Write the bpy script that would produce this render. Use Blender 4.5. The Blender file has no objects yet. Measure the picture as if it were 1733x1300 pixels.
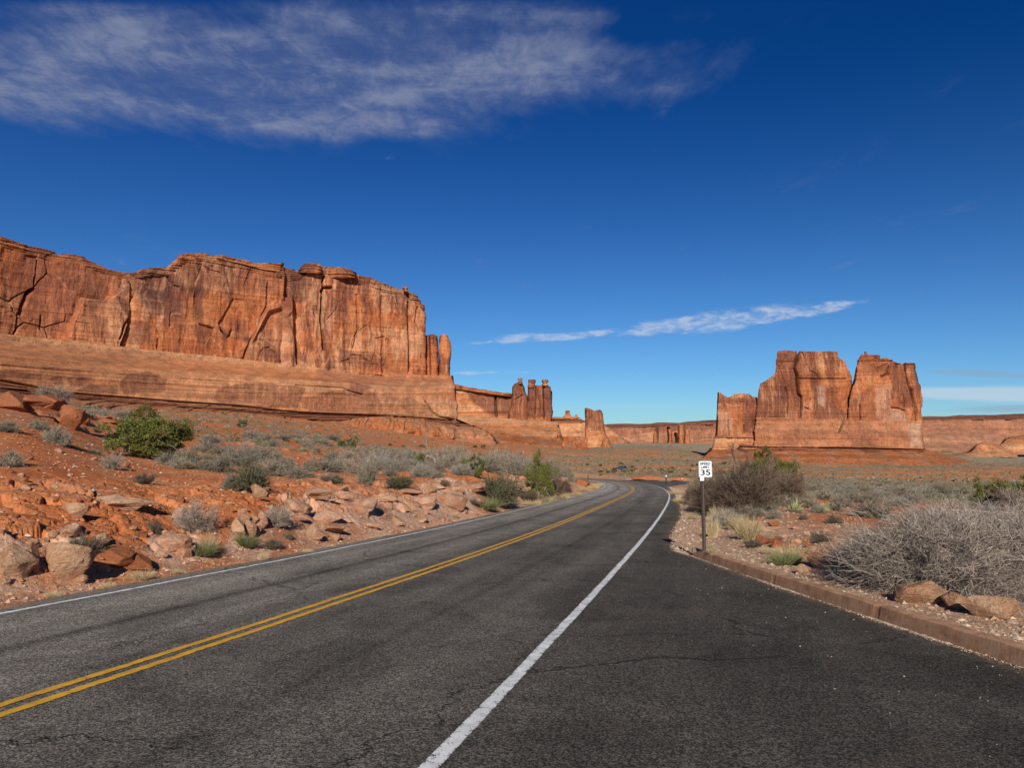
import bpy, math, random, json
import numpy as np
from mathutils import Vector, Matrix
random.seed(7)
rng = np.random.default_rng(7)
scene = bpy.context.scene
COL = scene.collection

# ------------------------------------------------------------------ camera, sky, sun
F, CX, CY, HZ = 1240.0, 866.5, 650.0, 735.0          # focal length / centre / eye level in photo pixels
PIT = math.atan((HZ - CY) / F)
cP, sP = math.cos(PIT), math.sin(PIT)
cam_d = bpy.data.cameras.new('camera'); cam = bpy.data.objects.new('camera', cam_d); COL.objects.link(cam)
cam.location = (0, 0, 0); cam.rotation_euler = (math.pi/2 + PIT, 0, 0)
cam_d.sensor_width = 36; cam_d.lens = F/1733*36; cam_d.clip_end = 60000; cam_d.clip_start = .05
scene.camera = cam
SUN_EL, SUN_AZ = math.radians(26), math.radians(1.5)   # azimuth of the direction the shadows run in, from +Y towards +X
EXPO = 0.0
scene.view_settings.view_transform = 'Standard'; scene.view_settings.look = 'None'
scene.view_settings.exposure = EXPO; scene.view_settings.gamma = 1; scene.view_settings.use_curve_mapping = False
sd = bpy.data.lights.new('sun', 'SUN'); sd.energy = 5.0; sd.angle = math.radians(.5); sd.color = (1, .94, .84)
sun = bpy.data.objects.new('sun', sd); COL.objects.link(sun)
sdir = Vector((math.sin(SUN_AZ)*math.cos(SUN_EL), math.cos(SUN_AZ)*math.cos(SUN_EL), -math.sin(SUN_EL)))
sun.rotation_euler = sdir.to_track_quat('-Z', 'Y').to_euler(); sun.location = (0, -20, 40)

class NT:
    """small helper that writes node trees as expressions"""
    def __init__(s, nt): s.nt = nt; s.n = nt.nodes; s.l = nt.links
    def node(s, t, **k):
        n = s.n.new(t)
        for a, v in k.items(): setattr(n, a, v)
        return n
    def put(s, inp, v):
        if isinstance(v, bpy.types.NodeSocket): s.l.new(v, inp)
        elif v is not None: inp.default_value = v
    def m(s, op, a, b=None, c=None, clamp=False):
        n = s.node('ShaderNodeMath', operation=op, use_clamp=clamp)
        s.put(n.inputs[0], a)
        if b is not None: s.put(n.inputs[1], b)
        if c is not None: s.put(n.inputs[2], c)
        return n.outputs[0]
    def vm(s, op, a, b=None):
        n = s.node('ShaderNodeVectorMath', operation=op); s.put(n.inputs[0], a)
        if b is not None: s.put(n.inputs[1], b)
        return n.outputs[0]
    def mix(s, f, a, b, mode='MIX'):
        n = s.node('ShaderNodeMix', data_type='RGBA', blend_type=mode)
        s.put(n.inputs[0], f); s.put(n.inputs[6], a); s.put(n.inputs[7], b); return n.outputs[2]
    def noise(s, vec, scale, detail=4, rough=.55, dist=0., out=0):
        n = s.node('ShaderNodeTexNoise'); s.put(n.inputs['Vector'], vec)
        n.inputs['Scale'].default_value = scale; n.inputs['Detail'].default_value = detail
        n.inputs['Roughness'].default_value = rough; n.inputs['Distortion'].default_value = dist
        return n.outputs[out]
    def vor(s, vec, scale, feat='F1', out=0):
        n = s.node('ShaderNodeTexVoronoi', feature=feat); s.put(n.inputs['Vector'], vec)
        n.inputs['Scale'].default_value = scale; return n.outputs[out]
    def ss(s, v, a, b, to0=0., to1=1.):
        n = s.node('ShaderNodeMapRange', interpolation_type='SMOOTHSTEP'); s.put(n.inputs[0], v)
        for i, q in zip((1, 2, 3, 4), (a, b, to0, to1)): n.inputs[i].default_value = q
        return n.outputs[0]
    def xyz(s, x, y, z):
        n = s.node('ShaderNodeCombineXYZ'); s.put(n.inputs[0], x); s.put(n.inputs[1], y); s.put(n.inputs[2], z); return n.outputs[0]

def make_world():
    w = bpy.data.worlds.new('World'); scene.world = w; w.use_nodes = True
    w.node_tree.nodes.clear(); t = NT(w.node_tree)
    sky = t.node('ShaderNodeTexSky', sky_type='NISHITA', sun_disc=False)
    sky.sun_elevation = SUN_EL; sky.sun_rotation = math.pi + SUN_AZ
    sky.altitude = 1400; sky.air_density = 1.0; sky.dust_density = .25; sky.ozone_density = 3.0
    co = t.node('ShaderNodeTexCoord').outputs['Generated']
    sp = t.node('ShaderNodeSeparateXYZ'); t.put(sp.inputs[0], co)
    X, Y, Z = sp.outputs
    Yp = t.m('MAXIMUM', Y, .05)
    u = t.m('DIVIDE', X, Yp); v = t.m('DIVIDE', Z, Yp)       # direction tangents: x/y and z/y of the world direction
    # deeper blue with height above the horizon, and to the right of the view
    el = t.m('ARCSINE', Z)
    g = t.ss(el, 0.0, .50)
    side = t.ss(u, -1.0, .9)
    sat = t.node('ShaderNodeHueSaturation'); t.put(sat.inputs['Color'], sky.outputs[0])
    t.put(sat.inputs['Saturation'], SKY_SAT); t.put(sat.inputs['Value'], 1.0)
    lo = t.mix(side, SKY_LO_L, SKY_LO_R); hi = t.mix(side, SKY_HI_L, SKY_HI_R)
    tint = t.mix(g, lo, hi)
    skyc = t.mix(1.0, sat.outputs[0], tint, 'MULTIPLY')
    # clouds: a flat layer seen in perspective
    Zp = t.m('MAXIMUM', Z, .02)
    pl = t.xyz(t.m('DIVIDE', X, Zp), t.m('DIVIDE', Y, Zp), 0.)
    uv = t.xyz(u, v, 0.)
    def blob(cx, cy, rx, ry, ang=0.):
        a = (cx-CX)/F; b = (CY-cy)/F; b = math.tan(math.atan(b)+PIT)
        du = t.m('SUBTRACT', u, a); dv = t.m('SUBTRACT', v, b)
        c, s_ = math.cos(ang), math.sin(ang)
        p = t.m('ADD', t.m('MULTIPLY', du, c), t.m('MULTIPLY', dv, s_))
        q = t.m('SUBTRACT', t.m('MULTIPLY', dv, c), t.m('MULTIPLY', du, s_))
        e = t.m('ADD', t.m('POWER', t.m('ABSOLUTE', t.m('DIVIDE', p, rx/F)), 2.), t.m('POWER', t.m('ABSOLUTE', t.m('DIVIDE', q, ry/F)), 2.))
        return t.m('EXPONENT', t.m('MULTIPLY', e, -1.))
    def total(bl):
        r = None
        for b in bl:
            x = t.m('MULTIPLY', blob(*b[:5]), b[5]); r = x if r is None else t.m('ADD', r, x)
        return r
    # high patch of altocumulus, upper left
    big = total([(60, 110, 330, 75, 0, .9), (330, 130, 260, 80, -.05, .75), (520, 195, 190, 38, -.05, .85), (660, 208, 110, 18, -.1, .6),
                 (680, 90, 260, 85, .02, .62), (900, 130, 210, 55, 0, .6), (1040, 85, 100, 28, -.05, .24), (820, 20, 260, 25, 0, .38), (150, 20, 300, 25, 0, .4)])
    n1 = t.noise(t.vm('MULTIPLY', pl, (1.1, .62, 1)), 2.6, 8, .6, .3)
    n2 = t.noise(t.vm('MULTIPLY', pl, (1.6, 1.0, 1)), 9, 6, .62, .4)
    n3 = t.noise(t.vm('MULTIPLY', uv, (1.0, 4.5, 1)), 3.2, 6, .55, .6)
    nn = t.m('ADD', t.m('ADD', t.m('MULTIPLY', n1, .40), t.m('MULTIPLY', n2, .40)), t.m('MULTIPLY', n3, .34))
    env = t.ss(t.m('ADD', big, t.m('MULTIPLY', t.m('SUBTRACT', n1, .5), 1.5)), .10, .80)
    rip = t.noise(t.vm('MULTIPLY', pl, (1.5, 1.0, 1)), 7, 7, .68, .5); rip2 = t.noise(t.vm('MULTIPLY', pl, (2.2, 1.6, 1)), 17, 5, .65, .3)
    rr_ = t.m('ADD', t.m('ADD', t.m('MULTIPLY', rip, .40), t.m('MULTIPLY', rip2, .12)), t.m('MULTIPLY', n3, .58))
    d1 = t.m('MULTIPLY', env, t.ss(rr_, .40, .66, .34, 1.))
    chi = t.mix(t.ss(rr_, .48, .72), CLOUD_HI, CLOUD_HI2)
    # long thin streaks above the right tower
    n4 = t.noise(t.vm('MULTIPLY', uv, (1.0, 3.2, 1)), 22, 8, .62, .8)
    n5 = t.noise(t.vm('MULTIPLY', uv, (1.0, 2., 1)), 60, 4, .6, .5)
    st = total([(1190, 545, 95, 15, .10, 1.0), (1290, 535, 70, 12, .2, 1.05), (1385, 524, 90, 9, .15, .8), (1100, 557, 60, 7, .15, .7), (950, 570, 60, 6, .1, .8), (1008, 565, 42, 5, .12, 1.0), (890, 572, 55, 8, .08, .85),
                (820, 580, 40, 3, .05, .55), (645, 266, 44, 6, 0, .22), (1120, 556, 30, 6, .3, .5), (790, 632, 30, 4, 0, .5), (860, 630, 40, 4, 0, .5)])
    d2 = t.m('MULTIPLY', t.m('MULTIPLY', t.ss(st, .06, .4), t.ss(t.m('ADD', st, t.m('MULTIPLY', t.m('SUBTRACT', n4, .5), 2.0)), .12, .9)), t.ss(t.m('ADD', t.m('MULTIPLY', n4, .6), t.m('MULTIPLY', n5, .4)), .36, .62, .12, 1.))
    lw = None
    # low bands by the horizon on the right
    n6 = t.noise(t.vm('MULTIPLY', uv, (1.0, 7., 1)), 9, 6, .55, .4)
    lowb = total([(1760, 668, 260, 16, 0, 1.15), (1620, 664, 120, 9, 0, .7), (1100, 688, 200, 9, 0, .5), (860, 632, 60, 5, 0, .5)])
    d3 = t.ss(t.m('ADD', t.m('MULTIPLY', lowb, .75), t.m('MULTIPLY', n6, .5)), .5, 1.05)
    dark = total([(1730, 636, 120, 6, -.03, 1.), (1630, 629, 70, 5, 0, .8), (1760, 691, 200, 8, .02, 1.15), (1600, 660, 20, 2, 0, .4)])
    d4 = t.ss(t.m('ADD', t.m('MULTIPLY', dark, .7), t.m('MULTIPLY', n6, .5)), .5, 1.0)
    c = t.mix(t.m('MULTIPLY', d1, .80), skyc, chi)
    c = t.mix(t.m('MULTIPLY', d2, .75), c, CLOUD_MID)
    c = t.mix(t.m('MULTIPLY', d3, .62), c, CLOUD_LOW)
    c = t.mix(t.m('MULTIPLY', d4, .5), c, CLOUD_DARK)
    bg = t.node('ShaderNodeBackground'); t.put(bg.inputs[0], c); bg.inputs[1].default_value = .086
    out = t.node('ShaderNodeOutputWorld'); t.l.new(bg.outputs[0], out.inputs[0])

SKY_SAT = 1.1
SKY_LO_L = (.42, .70, .97, 1); SKY_LO_R = (.47, .75, 1.02, 1)
SKY_HI_L = (.09, .38, .80, 1); SKY_HI_R = (.02, .31, .66, 1)
CLOUD_HI = (1.6, 2.1, 3.8, 1); CLOUD_HI2 = (2.9, 3.3, 4.7, 1); CLOUD_MID = (6., 6.9, 8.4, 1); CLOUD_LOW = (6.6, 7.6, 8.6, 1); CLOUD_DARK = (3.2, 4.2, 6.0, 1)
make_world()

# ------------------------------------------------------------------ numeric helpers
def unproj(px, py, Y):
    """world point at distance Y ahead that photo pixel (px, py) looks at"""
    px, py, Y = np.asarray(px, float), np.asarray(py, float), np.asarray(Y, float)
    yc = F*cP - (CY-py)*sP
    return (px-CX)*Y/yc, Y + 0*px, (F*sP + (CY-py)*cP)*Y/yc
def project(x, y, z):
    d = y*cP + z*sP; d = np.where(d > .01, d, .01); u = -y*sP + z*cP
    return CX + F*x/d, CY - F*u/d
def _hash(x, y, z, s):
    h = (x.astype(np.int64)*73856093) ^ (y.astype(np.int64)*19349663) ^ (z.astype(np.int64)*83492791) ^ (s*2654435)
    h = (h ^ (h >> 13)) * 1274126177; h = h ^ (h >> 16); h = (h*668265263) & 0xffffffff; h = h ^ (h >> 15)
    return (h & 0xffffff).astype(np.float32)/16777216.
def vn(x, y, z=0., s=0):
    x, y, z = np.broadcast_arrays(np.asarray(x, float), np.asarray(y, float), np.asarray(z, float))
    xi, yi, zi = np.floor(x), np.floor(y), np.floor(z); fx, fy, fz = x-xi, y-yi, z-zi
    fx = fx*fx*(3-2*fx); fy = fy*fy*(3-2*fy); fz = fz*fz*(3-2*fz)
    def L(dz):
        a = _hash(xi, yi, zi+dz, s)*(1-fx) + _hash(xi+1, yi, zi+dz, s)*fx
        b = _hash(xi, yi+1, zi+dz, s)*(1-fx) + _hash(xi+1, yi+1, zi+dz, s)*fx
        return a*(1-fy)+b*fy
    if np.ndim(z) and np.any(fz != 0): return L(0)*(1-fz)+L(1)*fz
    return L(0)
def fbm(x, y, z=0., o=4, s=0, g=.5):
    r = 0.; a = 1.; t = 0.
    for i in range(o):
        r = r + a*(vn(x, y, z, s+i*17)-.5); t += a; a *= g; x = x*2.03+3.1; y = y*2.03+1.7; z = z*2.03+.9 if np.any(z) else z
    return r/t*2        # about -1..1
def worley(x, y, s=0):
    """2-D cellular noise: F1, F2, a random number per cell and the offset from the cell's point"""
    xi, yi = np.floor(x), np.floor(y)
    f1 = np.full(x.shape, 9.); f2 = np.full(x.shape, 9.); cid = np.zeros(x.shape); ox = np.zeros(x.shape); oy = np.zeros(x.shape)
    for dx in (-1, 0, 1):
        for dy in (-1, 0, 1):
            a, b = xi+dx, yi+dy
            qx = a + _hash(a, b, a*0, s+1); qy = b + _hash(a, b, a*0, s+2)
            d = np.hypot(x-qx, y-qy); m = d < f1
            f2 = np.where(m, f1, np.minimum(f2, d))
            f1 = np.where(m, d, f1); cid = np.where(m, _hash(a, b, a*0, s+3), cid)
            ox = np.where(m, x-qx, ox); oy = np.where(m, y-qy, oy)
    return f1, f2, cid, ox, oy
def sstep(a, b, x):
    t = np.clip((x-a)/(b-a), 0, 1); return t*t*(3-2*t)
def poly(pts, x):
    p = np.array(pts, float)
    return np.interp(x, p[:, 0], p[:, 1])
def segdist(px, py, pts):
    d = np.full(px.shape, 1e9)
    for (ax, ay), (bx, by) in zip(pts[:-1], pts[1:]):
        L = (bx-ax)**2+(by-ay)**2+1e-9
        t = np.clip(((px-ax)*(bx-ax)+(py-ay)*(by-ay))/L, 0, 1)
        d = np.minimum(d, np.hypot(px-ax-t*(bx-ax), py-ay-t*(by-ay)))
    return d
def inpoly(px, py, pts):
    r = np.zeros(px.shape, bool); n = len(pts)
    for i in range(n):
        (ax, ay), (bx, by) = pts[i], pts[(i+1) % n]
        if ay == by: continue
        c = ((ay > py) != (by > py)) & (px < (bx-ax)*(py-ay)/(by-ay)+ax); r ^= c
    return r
def pmask(px, py, pts, w):
    """soft inside mask of a polygon given in photo pixels"""
    sd_ = segdist(px, py, pts+[pts[0]]); sd_ = np.where(inpoly(px, py, pts), sd_, -sd_)
    return sstep(-w, w, sd_)

def mesh_from(name, V, Fc, mat=None, col=None, smooth=True, attrs=None):
    V = np.ascontiguousarray(V, np.float32); Fc = np.ascontiguousarray(Fc, np.int32)
    me = bpy.data.meshes.new(name)
    me.vertices.add(len(V)); me.vertices.foreach_set('co', V.ravel())
    k = Fc.shape[1]
    me.loops.add(Fc.size); me.loops.foreach_set('vertex_index', Fc.ravel())
    me.polygons.add(len(Fc)); me.polygons.foreach_set('loop_start', np.arange(0, Fc.size, k, dtype=np.int32))
    me.polygons.foreach_set('loop_total', np.full(len(Fc), k, np.int32))
    me.polygons.foreach_set('use_smooth', np.full(len(Fc), smooth, bool))
    me.update(calc_edges=True)
    if col is not None:
        a = me.color_attributes.new('Col', 'FLOAT_COLOR', 'POINT')
        c = np.ones((len(V), 4), np.float32); c[:, :3] = col; a.data.foreach_set('color', c.ravel())
    if attrs:
        for kx, vv in attrs.items():
            a = me.attributes.new(kx, 'FLOAT', 'POINT'); a.data.foreach_set('value', np.ascontiguousarray(vv, np.float32).ravel())
    if mat: me.materials.append(mat)
    return me
def obj(name, me, parent=None, loc=None, rot=None, scale=None):
    o = bpy.data.objects.new(name, me); COL.objects.link(o)
    if parent: o.parent = parent
    if loc is not None: o.location = loc
    if rot is not None: o.rotation_euler = rot
    if scale is not None: o.scale = scale
    return o
def tag(o, label=None, cat=None, group=None, kind=None):
    if label: o['label'] = label
    if cat: o['category'] = cat
    if group: o['group'] = group
    if kind: o['kind'] = kind
    return o
def gridfaces(nr, nc, close=False):
    i = np.arange(nr-1)[:, None]*nc; j = np.arange(nc if close else nc-1)[None, :]
    j2 = (j+1) % nc
    return np.stack([i+j, i+j2, i+nc+j2, i+nc+j], -1).reshape(-1, 4)
class MB:
    """collects simple shapes into one mesh"""
    def __init__(s): s.v = []; s.f = []; s.n = 0
    def add(s, V, Fs):
        s.v += [tuple(p) for p in V]; s.f += [tuple(i+s.n for i in f) for f in Fs]; s.n += len(V)
    def box(s, c, d, rz=0., bev=0.):
        x, y, z = d[0]/2, d[1]/2, d[2]/2; V = []
        b = min(bev, x*.9, y*.9)
        pr = [(-x+b, -y), (x-b, -y), (x, -y+b), (x, y-b), (x-b, y), (-x+b, y), (-x, y-b), (-x, -y+b)] if b else [(-x, -y), (x, -y), (x, y), (-x, y)]
        n = len(pr)
        for zz in (-z, z):
            for a, q in pr: V.append((c[0]+a*math.cos(rz)-q*math.sin(rz), c[1]+a*math.sin(rz)+q*math.cos(rz), c[2]+zz))
        s.add(V, [tuple(range(n))[::-1], tuple(range(n, 2*n))]+[(i, (i+1) % n, n+(i+1) % n, n+i) for i in range(n)])
    def cyl(s, a, b, ra, rb, n=12):
        a, b = Vector(a), Vector(b); d = (b-a).normalized(); q = d.orthogonal().normalized(); r = d.cross(q)
        V = [tuple(p+(q*math.cos(2*math.pi*i/n)+r*math.sin(2*math.pi*i/n))*rr) for p, rr in ((a, ra), (b, rb)) for i in range(n)]
        s.add(V, [tuple(range(n))[::-1], tuple(range(n, 2*n))]+[(i, (i+1) % n, n+(i+1) % n, n+i) for i in range(n)])
    def mesh(s, name, mat, smooth=False):
        me = bpy.data.meshes.new(name); me.from_pydata(s.v, [], s.f); me.materials.append(mat); me.update()
        if smooth:
            for p in me.polygons: p.use_smooth = True
        return me

# ------------------------------------------------------------------ materials
def mat_new(name, rough=.9, spec=.2):
    m = bpy.data.materials.new(name); m.use_nodes = True; t = NT(m.node_tree)
    b = m.node_tree.nodes['Principled BSDF']; b.inputs['Roughness'].default_value = rough
    b.inputs['Specular IOR Level'].default_value = spec
    return m, t, b
def bump(t, b, h, dist, strength=1.):
    n = t.node('ShaderNodeBump'); n.inputs['Distance'].default_value = dist; n.inputs['Strength'].default_value = strength
    t.put(n.inputs['Height'], h); t.l.new(n.outputs[0], b.inputs['Normal'])
def flat_mat(name, c, rough=.6, spec=.3, metal=0., var=.12, scale=20):
    m, t, b = mat_new(name, rough, spec); b.inputs['Metallic'].default_value = metal
    pos = t.node('ShaderNodeTexCoord').outputs['Object']
    n = t.ss(t.noise(pos, scale, 4), .3, .7, 1-var, 1+var)
    t.put(b.inputs['Base Color'], t.mix(1., (*c, 1), t.xyz(n, n, n), 'MULTIPLY'))
    return m
def cliff_mat(name, sc):
    """sandstone: the colour attribute holds beds, stains and desert varnish; fine grain and joints come from noise.
       sc = metres of the fine pattern"""
    m, t, b = mat_new(name, .95, .05)
    col = t.node('ShaderNodeVertexColor', layer_name='Col').outputs[0]
    pos = t.node('ShaderNodeNewGeometry').outputs['Position']
    st = t.vm('MULTIPLY', pos, (1, 1, .3))
    be = t.vm('MULTIPLY', pos, (.06, .06, 1))
    n1 = t.noise(st, .9/sc, 6, .65, .3); n2 = t.noise(be, 1.3/sc, 5, .6, .2); n3 = t.noise(pos, 1.6/sc, 5, .7)
    n4 = t.noise(pos, .16/sc, 5, .6, .5)
    k = t.m('ADD', t.m('ADD', t.m('MULTIPLY', n1, .3), t.m('MULTIPLY', n2, .12)), t.m('ADD', t.m('MULTIPLY', n3, .5), t.m('MULTIPLY', n4, .38)))
    k = t.ss(k, .47, .83, .55, 1.42)
    t.put(b.inputs['Base Color'], t.mix(1., col, t.xyz(k, k, k), 'MULTIPLY'))
    crk = t.vor(t.vm('MULTIPLY', t.vm('ADD', pos, t.vm('MULTIPLY', t.noise(pos, .5/sc, 3, .5, 0, 1), (3*sc, 3*sc, 3*sc))), (1, 1, .45)), .16/sc, 'DISTANCE_TO_EDGE')
    crk = t.m('MULTIPLY', t.ss(crk, 0., .03, -.3, 0.), t.ss(t.noise(pos, .05/sc, 2), .5, .62))
    h = t.m('ADD', t.m('ADD', t.m('MULTIPLY', n1, .7), t.m('ADD', t.m('MULTIPLY', n2, .3), t.m('MULTIPLY', n3, .7))), crk)
    bump(t, b, h, 1.5*sc)
    return m
M = {}
M['cliff'] = cliff_mat('sandstone_near', 1.)
M['cliff_far'] = cliff_mat('sandstone_far', 2.)
M['cliff_distant'] = cliff_mat('sandstone_distant', 5.)
def soil_mat():
    m, t, b = mat_new('desert_soil', .95, .08)
    col = t.node('ShaderNodeVertexColor', layer_name='Col').outputs[0]
    rk = t.node('ShaderNodeAttribute', attribute_name='rock').outputs['Fac']
    pos = t.node('ShaderNodeNewGeometry').outputs['Position']
    n1 = t.noise(pos, 1.2, 5, .6); n2 = t.noise(pos, 9, 5, .65); n3 = t.noise(pos, 40, 4, .7)
    k = t.m('ADD', t.m('ADD', t.m('MULTIPLY', n1, .35), t.m('MULTIPLY', n2, .4)), t.m('MULTIPLY', n3, .45))
    k = t.ss(k, .38, .84, .6, 1.42)
    c = t.mix(1., col, t.xyz(k, k, k), 'MULTIPLY')
    v = t.vor(pos, 28, 'F1', 1); vs = t.node('ShaderNodeSeparateColor'); t.put(vs.inputs[0], v)
    peb = t.m('MULTIPLY', t.ss(vs.outputs[0], .80, .9), t.ss(t.vor(pos, 28), .45, .25))
    c = t.mix(t.m('MULTIPLY', peb, .5), c, (.50, .27, .16, 1))
    t.put(b.inputs['Base Color'], c)
    v2 = t.vor(t.vm('ADD', pos, t.vm('MULTIPLY', t.noise(pos, 2, 3, .5, 0, 1), (.5, .5, .5))), 3.2, 'DISTANCE_TO_EDGE')
    crk = t.m('MULTIPLY', t.m('MULTIPLY', t.ss(v2, 0., .05, -.8, 0.), rk), t.ss(t.noise(pos, .9, 3), .48, .6))
    h = t.m('ADD', t.m('ADD', t.m('MULTIPLY', n2, .8), t.m('MULTIPLY', n3, .45)), t.m('ADD', t.m('MULTIPLY', peb, .3), crk))
    bump(t, b, h, .05)
    return m
M['soil'] = soil_mat()
def rock_mat(name, c1, c2, c3):
    m, t, b = mat_new(name, .92, .1)
    tc = t.node('ShaderNodeNewGeometry').outputs['Position']
    oi = t.node('ShaderNodeObjectInfo').outputs['Random']
    n1 = t.noise(tc, 2.2, 5, .6, .4); n2 = t.noise(tc, 14, 5, .65); n3 = t.noise(tc, 60, 3, .7)
    c = t.mix(t.ss(n1, .38, .64), c1, c2)
    c = t.mix(t.m('MULTIPLY', t.ss(t.noise(t.vm('MULTIPLY', tc, (1, 1, 2.2)), 5, 5, .7), .52, .7), .7), c, c3)
    k = t.ss(t.m('ADD', t.m('MULTIPLY', n2, .6), t.m('MULTIPLY', n3, .4)), .3, .7, .68, 1.25)
    k = t.m('MULTIPLY', k, t.ss(oi, 0, 1, .85, 1.1))
    t.put(b.inputs['Base Color'], t.mix(1., c, t.xyz(k, k, k), 'MULTIPLY'))
    crk = t.m('MULTIPLY', t.noise(t.vm('MULTIPLY', tc, (1., 1., 5.)), 5, 5, .7), 1.6)
    bump(t, b, t.m('ADD', t.m('ADD', t.m('MULTIPLY', n2, 1.), t.m('MULTIPLY', n3, .35)), crk), .06)
    return m
M['rock_pale'] = rock_mat('pale_sandstone', (.68, .41, .265, 1), (.57, .265, .145, 1), (.36, .21, .14, 1))
M['rock_red'] = rock_mat('red_sandstone', (.48, .18, .08, 1), (.40, .14, .06, 1), (.26, .10, .055, 1))
M['rock_tan'] = rock_mat('tan_sandstone', (.62, .38, .23, 1), (.52, .27, .145, 1), (.31, .19, .13, 1))
def veg_mat(name, rough=.85, trans=0.):
    m, t, b = mat_new(name, rough, .15)
    col = t.node('ShaderNodeVertexColor', layer_name='Col').outputs[0]
    oi = t.node('ShaderNodeObjectInfo').outputs['Random']
    k = t.ss(oi, 0, 1, .82, 1.15)
    t.put(b.inputs['Base Color'], t.mix(1., col, t.xyz(k, k, k), 'MULTIPLY'))
    return m
M['veg'] = veg_mat('vegetation')

# ------------------------------------------------------------------ the road line (metres)
SC = 1.18
RW = 2.9378*SC                     # lane width
def _centre():
    ds = .5; S = np.arange(-60, 158, ds)
    k = -(1/231.3)*np.clip((S-9.35)/107.1, 0, 1) - np.clip((S-122)/20, 0, 1)/75.
    g = np.interp(S, [0, 30, 60, 90, 130, 158], [-.0706, -.045, -.0532, -.0478, -.0478, -.03])
    i0 = int(np.argmin(abs(S)))
    hd = .2494 + np.cumsum(k)*ds; hd -= hd[i0]-.2494
    x = np.cumsum(np.sin(hd))*ds; y = np.cumsum(np.cos(hd))*ds; z = np.cumsum(g)*ds
    x += -4.9932+math.sin(.2494)*ds-x[i0]; y += -2+math.cos(.2494)*ds-y[i0]; z += -1.2857-.0706*ds-z[i0]
    return S*SC, x*SC, y*SC, z*SC, hd
RS, RX, RY, RZ, RH = _centre()
def road_st(x, y):
    """distance along, distance right of, and height of the centre line for world points"""
    x = np.asarray(x, float); y = np.asarray(y, float); sh = x.shape; x = x.ravel(); y = y.ravel()
    s = np.empty(x.size); t = np.empty(x.size); z = np.empty(x.size)
    kx, ky = RX[::4], RY[::4]
    for a in range(0, x.size, 60000):
        X, Y = x[a:a+60000], y[a:a+60000]
        i = ((X[:, None]-kx)**2+(Y[:, None]-ky)**2).argmin(1)*4
        sx, cx = np.sin(RH[i]), np.cos(RH[i]); dx, dy = X-RX[i], Y-RY[i]
        al = dx*sx+dy*cx; t_ = dx*cx-dy*sx
        al2 = np.clip(al, -4, 4)
        s[a:a+60000] = RS[i]+al2; t[a:a+60000] = t_; z[a:a+60000] = np.interp(RS[i]+al2, RS, RZ)
    return s.reshape(sh), t.reshape(sh), z.reshape(sh)
def rpos(s, t):
    """world point of road coordinates"""
    x = np.interp(s, RS, RX); y = np.interp(s, RS, RY); h = np.interp(s, RS, RH)
    return x+t*np.cos(h), y-t*np.sin(h), np.interp(s, RS, RZ)
def on_road(px, py):
    """where the photo pixel meets the road surface"""
    Y = np.linspace(3, 200, 6000); x, y, z = unproj(np.full(6000, float(px)), np.full(6000, float(py)), Y)
    _, _, zr = road_st(x, y); i = int(np.argmax(z < zr)); return x[i], y[i], zr[i]
_edge = [(1733, 1132), (1624, 1098.5), (1527, 1062), (1430, 1033), (1333, 999), (1279, 979), (1223, 962), (1193, 947), (1165, 941),
         (1140, 932), (1131, 920), (1137, 900), (1152, 872), (1150, 856), (1144, 843), (1137, 832), (1128, 824)]
_ew = [on_road(*e) for e in _edge]
_es, _et, _ = road_st(np.array([p[0] for p in _ew]), np.array([p[1] for p in _ew]))
_et[:9] = np.polyval(np.polyfit(_es[:9], _et[:9], 2), _es[:9])
KX = np.array([p[0] for p in _ew[:9]]); KY = np.array([p[1] for p in _ew[:9]])
o_ = np.argsort(_es)
ES = np.concatenate([[-80, _es[o_][0]-12], _es[o_], [118, 132, 146, 158, 400]])
_sl = (_et[o_][1]-_et[o_][0])/(_es[o_][1]-_es[o_][0])
_sl = _sl*.9
ET = np.concatenate([[_et[o_][0]-_sl*12, _et[o_][0]-_sl*12], _et[o_], [RW+5.0, RW+12.0, RW+10, RW+1, RW+.8]])
def edge_r(s): return np.interp(s, ES, ET)
def edge_l(s): return -(RW+.42)+0*s
S_KERB = float(_es[8])            # the kerb ends (in the direction of travel) here

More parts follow.
